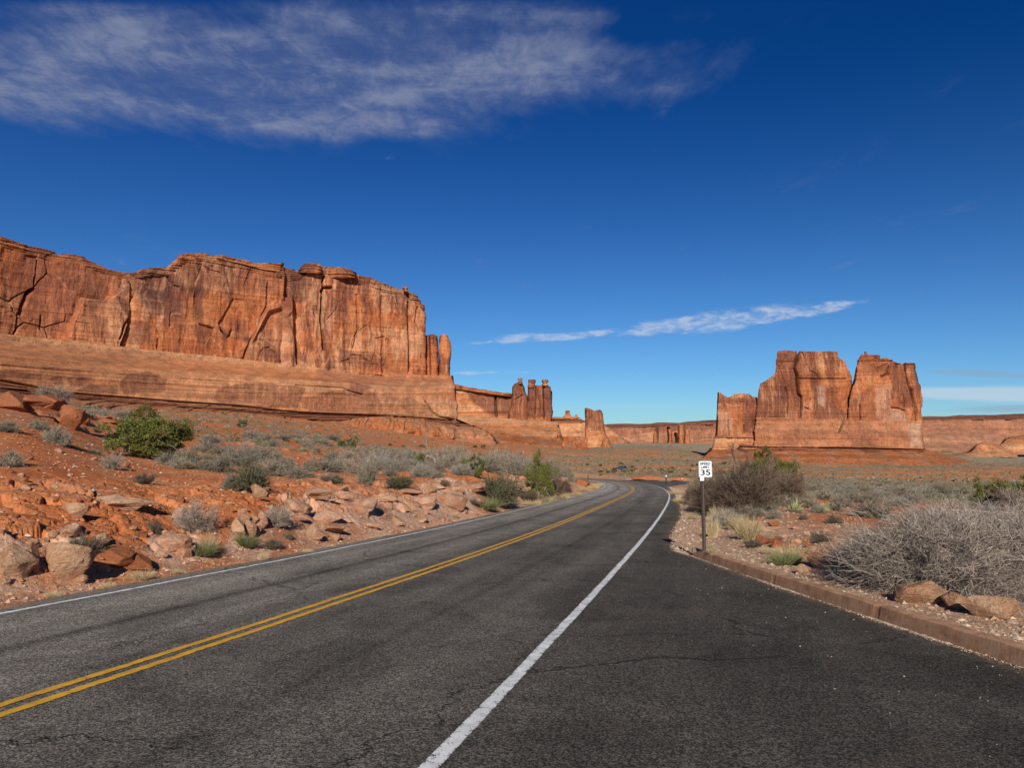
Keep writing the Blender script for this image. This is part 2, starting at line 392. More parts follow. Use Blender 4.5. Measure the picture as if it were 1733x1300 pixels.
# ------------------------------------------------------------------ terrain heights
CP = {   # photo column -> (distance ahead, row) of the ground; also where it is hidden
 -400: [(10.5, 1100), (12, 1000), (18, 830), (28, 740), (38, 690), (60, 690), (150, 700), (300, 700), (600, 690)],
 0: [(9.8, 1040), (10.4, 1022), (10.9, 998), (11.6, 935), (14, 872), (18, 805), (24, 745), (30, 712), (36, 690), (42, 672), (60, 676), (150, 695), (300, 700), (600, 690)],
 200: [(11.8, 1003), (12.4, 987), (13.2, 955), (14.4, 905), (17, 860), (22, 808), (28, 783), (36, 762), (45, 735), (60, 708), (90, 700), (200, 700), (450, 698)],
 400: [(14.4, 962), (15.2, 946), (16.3, 915), (18.5, 868), (22, 836), (28, 808), (36, 785), (50, 757), (70, 733), (100, 716), (200, 706), (450, 702)],
 600: [(19, 922), (20, 908), (22, 878), (25, 845), (30, 826), (38, 802), (50, 784), (70, 768), (110, 755), (200, 742), (450, 726)],
 800: [(28, 881), (30, 864), (33, 838), (37, 820), (44, 804), (55, 794), (75, 785), (110, 782), (200, 770), (500, 752)],
 900: [(38, 858), (41, 845), (47, 826), (55, 814), (70, 806), (100, 800), (200, 790), (400, 772), (800, 757), (1200, 752)],
 970: [(53, 846), (57, 837), (64, 826), (72, 819), (85, 819), (120, 813), (200, 798), (400, 780), (800, 764), (1300, 756)],
 1050: [(130, 812), (160, 806), (210, 797), (400, 780), (800, 765), (1500, 754), (3000, 750)],
 1150: [(60, 846), (100, 822), (135, 812), (170, 803), (300, 786), (600, 773), (1000, 764), (1500, 755), (3000, 750)],
 1200: [(18, 938), (23, 903), (31, 872), (45, 848), (70, 829), (120, 809), (300, 790), (700, 778), (950, 778)],
 1300: [(14.5, 962), (18, 930), (24, 895), (32, 867), (45, 848), (70, 831), (110, 816), (200, 803), (400, 794), (800, 783), (1000, 781)],
 1400: [(11.5, 985), (14, 948), (20, 905), (30, 872), (45, 852), (70, 835), (120, 820), (250, 807), (500, 796), (1000, 783)],
 1500: [(9.3, 1016), (11, 985), (14, 948), (20, 905), (30, 874), (45, 854), (70, 838), (120, 823), (250, 810), (500, 799), (900, 788), (1500, 777), (2500, 764)],
 1620: [(8.2, 1055), (10, 1010), (14, 950), (22, 903), (35, 870), (60, 848), (100, 832), (200, 816), (400, 803), (700, 792), (1200, 781), (2000, 772), (3000, 764)],
 1733: [(7.3, 1090), (9, 1045), (11, 1002), (15, 950), (22, 905), (35, 872), (60, 850), (100, 834), (200, 818), (400, 805), (700, 795), (1200, 783), (2000, 775), (3000, 768)],
 2300: [(7, 1100), (11, 1000), (22, 900), (60, 848), (200, 812), (700, 790), (2000, 770)],
}
_cu, _cv, _cw = [], [], []
for px_, l in CP.items():
    for Y_, py_ in l:
        x_, y_, z_ = unproj(px_, py_, Y_); r_ = math.hypot(x_, y_)
        _cu.append(math.atan2(x_, y_)*5.); _cv.append(math.log(r_)); _cw.append(float(z_)/r_)
_cu, _cv, _cw = map(np.array, (_cu, _cv, _cw))
def _k(a, b, c, d): return np.sqrt((a-c)**2+(b-d)**2+.02)
_A = _k(_cu[:, None], _cv[:, None], _cu, _cv) - np.eye(len(_cu))*.004
_ms = _cw.mean(); _co = np.linalg.solve(_A, _cw-_ms)
def rbf(x, y):
    r = np.hypot(x, y)+1e-6; az = np.clip(np.arctan2(x, y), -.85, .85)*5.; lr = np.log(np.clip(r, 7, 3500)); out = np.empty(x.size)
    sh = x.shape; az, lr = az.ravel(), lr.ravel()
    for a in range(0, az.size, 60000):
        out[a:a+60000] = _k(az[a:a+60000, None], lr[a:a+60000, None], _cu, _cv) @ _co
    w = out.reshape(sh)+_ms
    z = w*np.clip(r, 0, 3500)
    back = sstep(.75, 1.5, np.abs(np.arctan2(x, y)))
    return z*(1-back) + back*np.where(x < 0, -.5, -2.2)
PALE = [  # pale broken sandstone in the road cut: photo outline (of the ground it covers)
 [(-60, 925), (40, 915), (130, 890), (160, 935), (180, 985), (100, 1010), (-60, 1010)],
 [(255, 905), (330, 895), (350, 930), (300, 950), (240, 930)],
 [(385, 880), (470, 890), (450, 930), (380, 925)],
 [(470, 845), (560, 830), (640, 840), (700, 832), (750, 808), (790, 818), (830, 845), (800, 870), (740, 880), (600, 912), (530, 930), (500, 905)],
 [(730, 815), (780, 812), (800, 835), (760, 850)],
 [(850, 805), (905, 800), (900, 850), (860, 850)], [(930, 800), (975, 808), (1000, 822), (960, 826)]]
def terrain(x, y, want=False):
    x = np.asarray(x, float); y = np.asarray(y, float)
    r = np.hypot(x, y)
    zb = rbf(x, y)
    s = np.zeros(x.shape); t = np.full(x.shape, 999.); zr = np.zeros(x.shape)
    m = r < 330
    if m.any(): s[m], t[m], zr[m] = road_st(x[m], y[m])
    eR = t-edge_r(s); eL = edge_l(s)-t; e = np.maximum(eR, eL); right = eR > eL
    e = np.where(m & (s < RS[-1]-2), e, 99.)
    px, py = project(x, y, zb)
    front = y > 1
    # broken ground
    n0 = fbm(x*.09, y*.09, o=3, s=3); n1 = fbm(x*.55, y*.55, o=4, s=5); n2 = fbm(x*3.1, y*3.1, o=3, s=9)
    amp = sstep(.4, 3.5, e)
    pale = np.zeros(x.shape)
    near = front & (r < 90) & (e > .2)
    if near.any():
        q = np.zeros(near.sum())
        wx = px[near]+14*fbm(x[near]*1.3, y[near]*1.3, o=3, s=21); wy = py[near]+9*fbm(x[near]*1.3+9, y[near]*1.3, o=3, s=22)
        for P in PALE: q = np.maximum(q, pmask(wx, wy, P, 5.))
        pale[near] = q
    left = ~right
    cut = np.where(left & (e < 8) & (r < 75), sstep(.7, 1.6, e)*sstep(8., 4.5, e), 0)*sstep(-.25, .3, n0+.35*n1+.15)
    rock = np.maximum(pale, cut*.55)
    z = zb + amp*(n1*np.clip(.07+r*.0012, 0, .6) + n2*.022*(r < 80)) + sstep(20, 60, e)*n0*np.clip(r*.003, 0, 1.6)
    dd = rock > .02
    if dd.any():
        X, Y_ = x[dd], y[dd]; sc_ = np.clip(r[dd]/15., .8, 3.)
        wx = X+.25*fbm(X*1.1, Y_*1.1, o=3, s=31); wy = Y_+.25*fbm(X*1.1, Y_*1.1, o=3, s=32)
        f1, f2, cid, ox, oy = worley(wx*.95, wy*1.25, 41)
        g1, g2, cid2, ox2, oy2 = worley(wx*2.9, wy*3.6, 43)
        h = (cid-.45)*.42 + (ox*(cid*7 % 1-.5)+oy*(cid*13 % 1-.35))*.5 - .28*sstep(.09, .0, f2-f1)
        h += (cid2-.5)*.12 + (ox2*(cid2*7 % 1-.5)+oy2*(cid2*13 % 1-.5))*.16 - .09*sstep(.1, .0, g2-g1)
        z[dd] += rock[dd]*h*amp[dd]
    # ledges on the slopes above the cut, and gullies far off
    zl = z*1.0; st_ = .45
    led = (np.floor(zl/st_+.6*n1)+sstep(.35, .65, (zl/st_+.6*n1) % 1)-.6*n1)*st_
    lm = sstep(.12, .45, fbm(x*.16+4, y*.16, o=3, s=51))*sstep(3, 6, e)*sstep(150, 80, r)*left
    z = z*(1-lm*.7)+led*lm*.7
    # join to the road
    gr = .02*fbm(x*7, y*7, o=2, s=61)
    join = np.where(right, sstep(.3, 3.2, e), sstep(.15, 1.7, e))
    kerb = right & (s < S_KERB+.3)
    base = np.where(kerb, zr+.165, np.where(right, zr-.03-.02*np.clip(e, 0, 3), zr-.035-.04*np.clip(e, 0, 2)))
    z = np.where(e > 90, z, base*(1-join)+z*join) + np.where((e > 0) & (e < 3) & ~kerb, gr, 0)
    ej = e + .05*fbm(x*5, y*5, o=2, s=71) + .10*fbm(x*.9, y*.9, o=2, s=72)
    inside = (e < .02)
    zin = zr-.05-.25*sstep(0, .6, -e)
    spill = (ej > -.02) & (e > -.14) & ~kerb
    z = np.where(inside & ~spill, zin, np.where(inside & spill, zr+.006, z))
    z = np.where(kerb & (e > 0) & (e < .12), zr-.04, z)
    if want: return z, dict(s=s, t=t, e=e, right=right, pale=pale, rock=rock, r=r, n0=n0, n1=n1, px=px, py=py, led=lm, zr=zr)
    return z
def ground_at(px, py, ymin=3.):
    """first meeting of the line of sight through a photo pixel with the ground"""
    Y = np.exp(np.linspace(math.log(ymin), math.log(2500), 1500))
    x, y, z = unproj(np.full(1500, float(px)), np.full(1500, float(py)), Y)
    g = terrain(x, y); h = z-g
    i = int(np.argmax(h < 0)) if (h < 0).any() else -1
    if i <= 0: return float(x[i]), float(y[i]), float(g[i])
    f = h[i-1]/(h[i-1]-h[i]+1e-9)
    return tuple(float(a[i-1]+(a[i]-a[i-1])*f) for a in (x, y, g))

def build_ground():
    d = math.radians
    az = np.concatenate([np.linspace(-180, -40, 46)[:-1], np.linspace(-40, 40, 1060), np.linspace(40, 180, 46)[1:-1]])
    lr = np.concatenate([np.linspace(math.log(1.6), math.log(6.5), 60)[:-1], np.linspace(math.log(6.5), math.log(75), 780)[:-1],
                         np.linspace(math.log(75), math.log(1500), 360)[:-1], np.linspace(math.log(1500), math.log(24000), 50)])
    R, A = np.meshgrid(np.exp(lr), np.radians(az), indexing='ij')
    x, y = R*np.sin(A), R*np.cos(A)
    z, q = terrain(x, y, True)
    nr, nc = x.shape
    V = np.stack([x, y, z], -1).reshape(-1, 3)
    V = np.concatenate([V, [[0, 0, float(z[0].mean())]]])
    Fq = gridfaces(nr, nc, True)[:, ::-1]
    # colours: red soil, paler gravel by the road, pale rock, grey-green scrub flats far off
    e, r, n0, n1, pale = (q[k] for k in ('e', 'r', 'n0', 'n1', 'pale'))
    c = np.zeros(x.shape+(3,))
    red = np.array([.53, .165, .055]); red2 = np.array([.60, .225, .09]); pk = np.array([.65, .39, .255]); tan = np.array([.56, .36, .225])
    k = sstep(-.4, .5, fbm(x*.35, y*.35, o=4, s=81))[..., None]
    c[:] = red*(1-k)+red2*k
    ln = sstep(.1, .5, fbm(x*.06+3, y*.22, o=4, s=82))[..., None]*.5; c = c*(1-ln)+np.array([.44, .22, .12])*ln
    grav = (sstep(2.2, .3, e+.6*n1)*(e < 90))[..., None]
    gcol = np.where(q['right'][..., None], tan, np.array([.50, .24, .12]))
    gw = np.where(q['right'][..., None], np.maximum(grav, sstep(6.5, 2.0, e+1.2*n1)[..., None]*.85), grav*.75)
    c = c*(1-gw)+gcol*gw
    rw = (pale*sstep(-.45, .25, fbm(x*1.1, y*1.1, o=4, s=83)+.25))[..., None]
    pv = sstep(-.1, .7, fbm(x*.8, y*.8, o=3, s=84))[..., None]
    c = c*(1-rw)+(pk*(1-pv)+np.array([.44, .23, .145])*pv)*rw
    led = (q['led']*sstep(0, .5, n1+.2))[..., None]*.5; c = c*(1-led)+np.array([.45, .25, .16])*led
    # right side and plains
    fr = sstep(70, 260, r)[..., None]
    sc_ = sstep(-.35, .25, fbm(x*.012, y*.02, o=4, s=85)+.35*fbm(x*.11, y*.11, o=3, s=86)+sstep(600, 1300, r)*.5-.2)[..., None]
    plain = np.array([.54, .235, .10])*(1-sc_)+np.array([.30, .225, .13])*sc_
    rp = sstep(.25, .5, fbm(x*.006+7, y*.014, o=3, s=87))[..., None]*.75*(r < 1300)[..., None]
    plain = plain*(1-rp)+np.array([.50, .19, .085])*rp
    gg = sstep(1000, 1500, r)[..., None]; plain = plain*(1-gg)+np.array([.39, .30, .18])*gg
    leftw = sstep(960, 880, q['px'])[..., None]*(q['e'] > 5)[..., None]; plain = plain*(1-leftw)+np.array([.53, .195, .08])*leftw
    c = c*(1-fr)+plain*fr
    rkf = q['rock'].ravel(); rkf = np.concatenate([rkf, [0]])
    C = np.concatenate([c.reshape(-1, 3), [[.3, .2, .1]]])
    me = mesh_from('ground', V, Fq, M['soil'], C, True, {'rock': rkf})
    tag(obj('ground', me), kind='structure')
build_ground()

# ------------------------------------------------------------------ asphalt, lines, kerb
def asphalt_mat():
    m, t, b = mat_new('asphalt', 1., .04)
    A = lambda n: t.node('ShaderNodeAttribute', attribute_name=n).outputs['Fac']
    T, S = A('lat'), A('along')
    pos = t.node('ShaderNodeNewGeometry').outputs['Position']
    rc = t.xyz(T, S, 0.)
    # aggregate
    v1 = t.vor(pos, 75, 'F1', 1); a = t.node('ShaderNodeSeparateColor'); t.put(a.inputs[0], v1)
    v2 = t.vor(pos, 160, 'F1', 1); a2 = t.node('ShaderNodeSeparateColor'); t.put(a2.inputs[0], v2)
    sp = t.m('ADD', t.m('MULTIPLY', t.m('POWER', a.outputs[0], 3.), .95), t.m('MULTIPLY', t.m('POWER', a2.outputs[0], 3.), .75))
    big = t.noise(t.vm('MULTIPLY', rc, (1, .35, 1)), .7, 5, .6, .5)
    mid = t.noise(rc, 3.5, 5, .65)
    strk = t.noise(t.vm('MULTIPLY', rc, (1, .045, 1)), 2.2, 4, .6, .2)
    # wear: the far (left) lane is paler, the shoulder and pullout darker; wheel tracks and joints
    lane = t.ss(T, -3.4, 2.4, .182, .102)
    lane = t.m('MULTIPLY', lane, t.ss(T, RW-.4, RW+.9, 1., .66))
    far = t.ss(S, 25, 75, 1., 1.45); lane = t.m('MULTIPLY', lane, far)
    def band(c, w, k): return t.m('MULTIPLY', t.m('EXPONENT', t.m('MULTIPLY', t.m('POWER', t.m('DIVIDE', t.m('SUBTRACT', T, c), w), 2.), -1.)), k)
    tr = t.m('ADD', t.m('ADD', band(-RW*.78, .32, .26), band(-RW*.28, .3, .2)), t.m('ADD', band(RW*.26, .3, .16), band(RW*.76, .32, .16)))
    tr = t.m('SUBTRACT', tr, t.m('ADD', band(-RW*.5, .12, .42), band(RW*.5, .10, .20)))
    tr = t.m('SUBTRACT', tr, band(-.35, .05, .2))
    pt = t.ss(t.noise(t.vm('MULTIPLY', pos, (1, 1, 0)), .42, 4, .55, 1.2), .48, .60, 0, -.20)     # dark sealed patches
    dust = t.m('MULTIPLY', t.ss(t.noise(pos, 1.1, 4, .6, .6), .54, .72), t.ss(T, RW, RW+1., .12, .5))
    k = t.m('ADD', t.m('ADD', 1., tr), pt)
    k = t.m('MULTIPLY', k, t.ss(t.m('ADD', t.m('MULTIPLY', big, .5), t.m('ADD', t.m('MULTIPLY', mid, .25), t.m('MULTIPLY', strk, .35))), .38, .72, .76, 1.26))
    k = t.m('MULTIPLY', k, t.ss(sp, 0., .95, .40, 2.55))
    bas = t.m('MULTIPLY', k, lane)
    # crack lines
    dvec = t.vm('ADD', rc, t.vm('MULTIPLY', t.noise(rc, 1.6, 4, .6, 0, 1), (1.1, 1.1, 0)))
    ck = t.vor(dvec, .22, 'DISTANCE_TO_EDGE'); ck = t.m('MULTIPLY', t.ss(ck, .0015, .006, 1, 0), t.ss(t.noise(rc, .35, 3), .44, .52))
    bas = t.m('MULTIPLY', bas, t.ss(ck, 0, 1, 1, .6))
    col = t.mix(1., t.xyz(bas, bas, bas), (1.15, 1.0, .81, 1), 'MULTIPLY')
    col = t.mix(t.m('MULTIPLY', dust, .22), col, (.30, .20, .13, 1))
    edge = t.ss(A('edge'), .0, .35, .55, 0.); edge = t.m('MULTIPLY', edge, t.ss(t.noise(pos, 9, 4, .7), .42, .6))
    col = t.mix(edge, col, (.38, .25, .16, 1))
    t.put(b.inputs['Base Color'], col)
    bump(t, b, t.m('ADD', sp, t.m('MULTIPLY', ck, -2.)), .007, .9)
    return m
M['asphalt'] = asphalt_mat()
def build_road():
    s = np.concatenate([np.arange(-45, 4, .5), np.arange(4, 60, .25), np.arange(60, 184, .5)])
    nw = 60; f = np.linspace(0, 1, nw)
    a = edge_l(s)[:, None]; b = edge_r(s)[:, None]
    ed = .06*fbm(s[:, None]*1.7, np.array([[0.]]), o=3, s=91)
    t_ = (a-.03)*(1-f)+(b+.02)*f
    t_[:, 0] += ed[:, 0]; kz = sstep(S_KERB, S_KERB+.5, s); t_[:, -1] += (ed[:, 0])*kz
    S2 = np.repeat(s[:, None], nw, 1)
    x, y, z = rpos(S2, t_)
    # keep the sheet single-layered on the inside of the bend
    z = z+.004*fbm(x*.8, y*.8, o=2, s=92)
    V = np.stack([x, y, z], -1).reshape(-1, 3)
    dist = np.minimum(t_-a, b-t_)
    me = mesh_from('road', V, gridfaces(len(s), nw)[:, ::-1], M['asphalt'], None, True,
                   {'lat': t_.ravel(), 'along': S2.ravel(), 'edge': dist.ravel()})
    tag(obj('road', me), kind='structure')
build_road()
def paint_mat(name, c, wear):
    m, t, b = mat_new(name, .75, .2)
    pos = t.node('ShaderNodeNewGeometry').outputs['Position']
    L = t.node('ShaderNodeAttribute', attribute_name='side').outputs['Fac']
    n = t.m('ADD', t.m('MULTIPLY', t.noise(pos, 60, 4, .75), .6), t.m('MULTIPLY', t.noise(pos, 9, 4, .6), .4))
    n = t.m('ADD', n, t.m('MULTIPLY', t.m('POWER', t.m('ABSOLUTE', L), 4.), .09))
    w = t.ss(n, wear, wear+.05)
    k = t.ss(t.noise(pos, 5, 5, .7), .3, .7, .8, 1.1)
    col = t.mix(w, t.mix(1., c, t.xyz(k, k, k), 'MULTIPLY'), (.06, .055, .05, 1))
    t.put(b.inputs['Base Color'], col); bump(t, b, n, .004, .7)
    return m
M['white_line'] = paint_mat('white_paint', (.86, .84, .78, 1), .55)
M['yellow_line'] = paint_mat('yellow_paint', (.80, .42, .04, 1), .565)
def line(name, off, w, s0, s1, mat, label):
    s = np.arange(s0, s1, .2); jit = .006*fbm(s*1.3, s*0, o=2, s=int(off*10)+120)
    f = np.array([-1, -.5, 0, .5, 1.])
    t_ = off+jit[:, None]+f[None]*w/2*(1+.05*fbm(s*6, s*0+off, o=2, s=7))[:, None]
    S2 = np.repeat(s[:, None], 5, 1); x, y, z = rpos(S2, t_)
    z = z+.004*fbm(x*.8, y*.8, o=2, s=92)+.006+np.clip(s[:, None]-40, 0, 200)*.00008
    V = np.stack([x, y, z], -1).reshape(-1, 3)
    me = mesh_from(name, V, gridfaces(len(s), 5)[:, ::-1], M[mat], None, True, {'side': np.repeat(f[None], len(s), 0).ravel()})
    tag(obj(name, me), kind='structure')
line('white_edge_line', RW, .125, -40, 136, 'white_line', '')
line('white_edge_line', -RW, .10, -40, 128, 'white_line', '')
line('yellow_centre_line', -.105, .105, -40, 135, 'yellow_line', '')
line('yellow_centre_line', .105, .105, -40, 135, 'yellow_line', '')

def kerb_mat():
    m, t, b = mat_new('brown_concrete', .85, .15)
    pos = t.node('ShaderNodeNewGeometry').outputs['Position']
    n = t.noise(pos, 4, 5, .65); n2 = t.noise(t.vm('MULTIPLY', pos, (1, 1, .2)), 30, 4, .7); n3 = t.noise(pos, 120, 3, .7)
    k = t.ss(t.m('ADD', t.m('MULTIPLY', n, .5), t.m('ADD', t.m('MULTIPLY', n2, .3), t.m('MULTIPLY', n3, .2))), .38, .62, .62, 1.22)
    sp_ = t.ss(t.noise(pos, 14, 5, .75), .60, .68); k = t.m('MULTIPLY', k, t.ss(sp_, 0, 1, 1, .62))
    c = t.mix(t.ss(n, .4, .7), (.54, .29, .155, 1), (.46, .27, .16, 1))
    t.put(b.inputs['Base Color'], t.mix(1., c, t.xyz(k, k, k), 'MULTIPLY')); bump(t, b, t.m('ADD', n2, n3), .006)
    return m
M['kerb'] = kerb_mat()
def build_kerb():
    s_end = float(_es[7])+.35; S = np.arange(-30, s_end+.9, .06)
    prof = [(-.0, -.06), (.034, .13), (.044, .172), (.062, .186), (.20, .19), (.232, .182), (.245, .16), (.25, -.06)]
    V = []; n = len(prof)
    for s in S:
        fall = float(sstep(s_end+.9, s_end-.5, s))
        joint = 0.009 if abs(((s+1.0) % 3.0)-.06) < .05 else 0
        for (u, h) in prof:
            t0 = float(edge_r(s))
            if s > S_KERB-.0: t0 = float(edge_r(S_KERB))-(s-S_KERB)*.1
            x, y, z = rpos(s, t0+u+(joint if u < .1 else -joint*.5))
            wob = .004*math.sin(s*7.3+u*40)+.003*math.sin(s*17.1+u*90); V.append((float(x), float(y), float(z)+(h*fall if h > 0 else h)-(joint if h > .1 else 0)+(wob if h > .1 else 0)))
    Fq = gridfaces(len(S), n)
    me = mesh_from('kerb', np.array(V), Fq, M['kerb'], None, False)
    o = tag(obj('kerb', me), 'reddish brown concrete kerb edging the pullout on the right', 'kerb')
build_kerb()

# ------------------------------------------------------------------ sandstone walls, towers and mesas
RED = np.array([.56, .185, .072]); ORG = np.array([.65, .255, .105]); TAN = np.array([.74, .40, .215]); VAR = np.array([.25, .098, .062]); DRK = np.array([.16, .078, .06]); SOIL = np.array([.50, .175, .07])
RELIEF = 1.15
def loaf(tiers, depth, thick, res=1.0, n=4.5, cracks=(), relief=(), stains=(), edges=(), sc=1., seed=0, cap=.6, rel=1.):
    """one mass of rock. tiers, bottom to top: dict(y=row or polyline, l=, r= columns of its two ends, o=metres forward of the
       face, k=kind of rock from this tier up). The face is modelled column by column, the sides curve back and the
       rear closes the mass. Returns vertices, faces, colours."""
    T = tiers; w = max(t['r']-t['l'] for t in T)
    nf = int(max(24, min(w, 1500)*1.15*res))
    uni = np.linspace(-.988, .988, nf)
    th = np.linspace(0, math.pi/2, 12)[:-1]
    ends = np.cos(th)**(2/n); ends = ends[ends > .988]
    ee = np.linspace(.9885, 1., 9)
    rb = min(thick*.5, 7*sc if w > 60 else thick*.42)
    fx = np.concatenate([-np.ones(4), -ee[::-1], uni, ee, np.ones(4)]); nc = len(fx)
    bm = rb*(1-(1-np.clip(np.abs(fx), 0, 1)**n)**(1/n)); back_ = np.linspace(thick*.5, rb, 5)[:-1]; bm[:4] = back_; bm[-4:] = back_[::-1]
    bul = bm/(thick*.5)
    D = depth if callable(depth) else (lambda p: depth+0*p)
    P, K, PY = [], [], []
    rows_px, rows_py, rows_off, rows_k = [], [], [], []
    for i, a in enumerate(T):
        px = a['l']+(fx+1)/2*(a['r']-a['l'])
        py = poly(a['y'], px) if isinstance(a['y'], list) else a['y']+0*px
        if i:
            nr = int(max(3, np.max(np.abs(prev[1]-py))*1.0*res))
            ease = a.get('ease', 0)
            for j in range(1, nr+1):
                f = j/nr; fo = f*f*(3-2*f) if ease == 1 else (1-(1-f)**2 if ease == 2 else (f**2 if ease == 3 else f))
                rows_px.append(prev[0]*(1-f)+px*f); rows_py.append(prev[1]*(1-f)+py*f); rows_off.append(prev[2]*(1-fo)+a['o']*fo); rows_k.append((i-1, f))
        else:
            rows_px.append(px); rows_py.append(py); rows_off.append(a['o']); rows_k.append((0, 0.))
        prev = (px, py, a['o'])
    PX = np.array(rows_px); PYY = np.array(rows_py); OFF = np.array(rows_off)[:, None]
    tid = np.array([k[0] for k in rows_k])[:, None]+0*PX.astype(int)
    Dm = D(PX); Y = Dm+bul[None]*thick*.5-OFF*(1-bul[None]*.8)
    x, y, z = unproj(PX, PYY, Y)
    # take heights and sides as they look at the front face, so that the ends stay where they are seen
    nr, ncx = x.shape
    # relief
    s = x; kinds = [t['k'] for t in T]
    kk = np.array([{'cliff': 0, 'slick': 1, 'ledge': 2, 'talus': 3, 'cap': 4}[k] for k in kinds])[tid]
    S_, Z_ = s/sc, z/sc
    wx = S_+5*fbm(S_*.03, Z_*.03, o=3, s=seed+1); wz = Z_+9*fbm(S_*.03, Z_*.03, o=3, s=seed+2)
    f1, f2, cid, ox, oy = worley(wx/14, wz/34, seed+3)
    g1, g2, cid2, ox2, oy2 = worley(wx/4.5+9, wz/15, seed+4)
    slab = ((cid-.5)*2.0+ox*(cid*7 % 1-.5)*1.2)*sstep(-.1, .3, fbm(S_*.02, Z_*.03, o=2, s=seed+30))+(cid2-.5)*.7*sstep(0, .4, fbm(S_*.03+9, Z_*.04, o=2, s=seed+31))
    flute = fbm(S_*.10, Z_*.02, o=4, s=seed+5)*2.6 + fbm(S_*.5, Z_*.06, o=3, s=seed+6)*.6
    bed = fbm(S_*.015, Z_*.55, o=4, s=seed+7)
    bedl = fbm(S_*.006, Z_*.16, o=3, s=seed+8)
    cgate = sstep(.2, .5, fbm(S_*.025+3, Z_*.03, o=2, s=seed+32)); crk = sstep(.04, .0, f2-f1)*1.6*cgate
    lump = fbm(S_*.05, Z_*.05, o=5, s=seed+9); fine = fbm(S_*.35, Z_*.35, o=3, s=seed+10)
    sharp = np.round((Z_*.42+bedl*1.5))-(Z_*.42+bedl*1.5)
    d = np.zeros(x.shape)
    d = np.where(kk == 0, slab*.8+flute+bed*.5+lump*2-crk, d)
    d = np.where(kk == 1, bed*.9+bedl*1.8+lump*1.2+fine*.25, d)
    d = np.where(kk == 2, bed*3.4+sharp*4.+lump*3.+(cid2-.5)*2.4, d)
    d = np.where(kk == 3, lump*5+fine*1.8+(cid2-.5)*1.2+flute*.8, d)
    d = np.where(kk == 4, bed*1.6+sharp*1.8+lump*1.4+(cid-.5)*1.6-crk*.6, d)
    d = d*sc*rel*RELIEF
    dk = np.zeros(x.shape)
    for c in cracks:      # (polyline, width px, depth m)
        q = segdist(PX+1.1*fbm(PX*.09, PYY*.09, o=2, s=5), PYY, c[0]); a = np.exp(-(q/c[1])**2); d -= a*c[2]; dk = np.maximum(dk, np.exp(-(q/(c[1]*.6))**2))
    for c in relief:      # (polygon, softness px, metres out)
        d += pmask(PX, PYY, c[0], c[1])*c[2]
    # horizontal-ish outward normal of the face
    gx = np.gradient(x, axis=1); gy = np.gradient(y, axis=1); L = np.hypot(gx, gy)+1e-6
    nx, ny = gy/L, -gx/L
    endf = 1-.6*bul[None]
    x2 = x+nx*d*endf; y2 = y+ny*d*endf
    z2 = z.copy()
    top = np.exp(-((np.arange(nr)[::-1])/(5*res))**2)[:, None]
    z2 = z2+top*fbm(S_*.22, S_*0+1, o=3, s=seed+11)*1.0*sc*cap
    # colour
    k1 = sstep(-.35, .35, lump+.4*bed)[..., None]; c = RED*(1-k1)+ORG*k1
    st = fbm(wx*.22, Z_*.018, o=4, s=seed+12); st2 = fbm(S_*.9+2*fbm(S_*.1, Z_*.1, o=2, s=seed+40), Z_*.035, o=3, s=seed+13); patch = fbm(S_*.018, Z_*.022, o=4, s=seed+14)
    isC = ((kk == 0) | (kk == 4))[..., None]
    v = sstep(-.02, .42, patch*.9+st*.85+(cid-.5)*.3+.03)[..., None]*.78
    c = np.where(isC, c*(1-v)+VAR*v, c)
    bl = sstep(.42, .72, fbm(S_*.04+5, Z_*.035, o=4, s=seed+15)+.45*st+.25*(cid2-.5))[..., None]*.62
    c = np.where(isC, c*(1-bl)+DRK*bl, c)
    lt = sstep(.12, .5, st2*.6-st*.4+fbm(S_*.03-4, Z_*.04, o=3, s=seed+16)*.8)[..., None]*.65
    c = np.where(isC, c*(1-lt)+TAN*lt, c)
    ck = (sstep(.035, 0, f2-f1)*cgate)[..., None]*.35
    c = np.where(isC, c*(1-ck)+DRK*ck, c)
    h1, h2, hid, _, _ = worley(wx/19+5, wz/26, seed+44)
    pl_ = (sstep(.035, .0, h2-h1)*sstep(0, .25, fbm(S_*.02+11, Z_*.025, o=2, s=seed+45)))[..., None]*.5
    c = np.where(isC, c*(1-pl_)+TAN*1.05*pl_, c)
    tone = (1+.30*(hid-.5)*sstep(-.1, .2, fbm(S_*.02, Z_*.02, o=2, s=seed+46)))[..., None]; c = np.where(isC, c*tone, c)
    isS = (kk == 1)[..., None]
    sb = sstep(-.3, .4, bed*.7+bedl)[..., None]
    cs = (np.array([.62, .25, .108])*(1-sb)+np.array([.70, .355, .178])*sb)*(1+.12*fine[..., None]); bv = (sstep(.05, .45, patch*.8+.5*st+.5*bed)*.5)[..., None]; cs = cs*(1-bv)+np.array([.36, .15, .09])*bv
    c = np.where(isS, cs, c)
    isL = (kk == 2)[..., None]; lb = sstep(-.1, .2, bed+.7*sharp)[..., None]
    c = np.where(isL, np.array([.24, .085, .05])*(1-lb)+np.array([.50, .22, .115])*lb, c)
    isT = (kk == 3)[..., None]; tb = sstep(-.2, .5, fbm(S_*.08, Z_*.12, o=4, s=seed+17))[..., None]
    tal = SOIL*(1-tb)+np.array([.47, .22, .12])*tb
    gv = sstep(.25, .6, fbm(S_*.1, Z_*.3, o=4, s=seed+18))[..., None]*.5; tal = tal*(1-gv)+np.array([.27, .21, .13])*gv
    c = np.where(isT, tal, c)
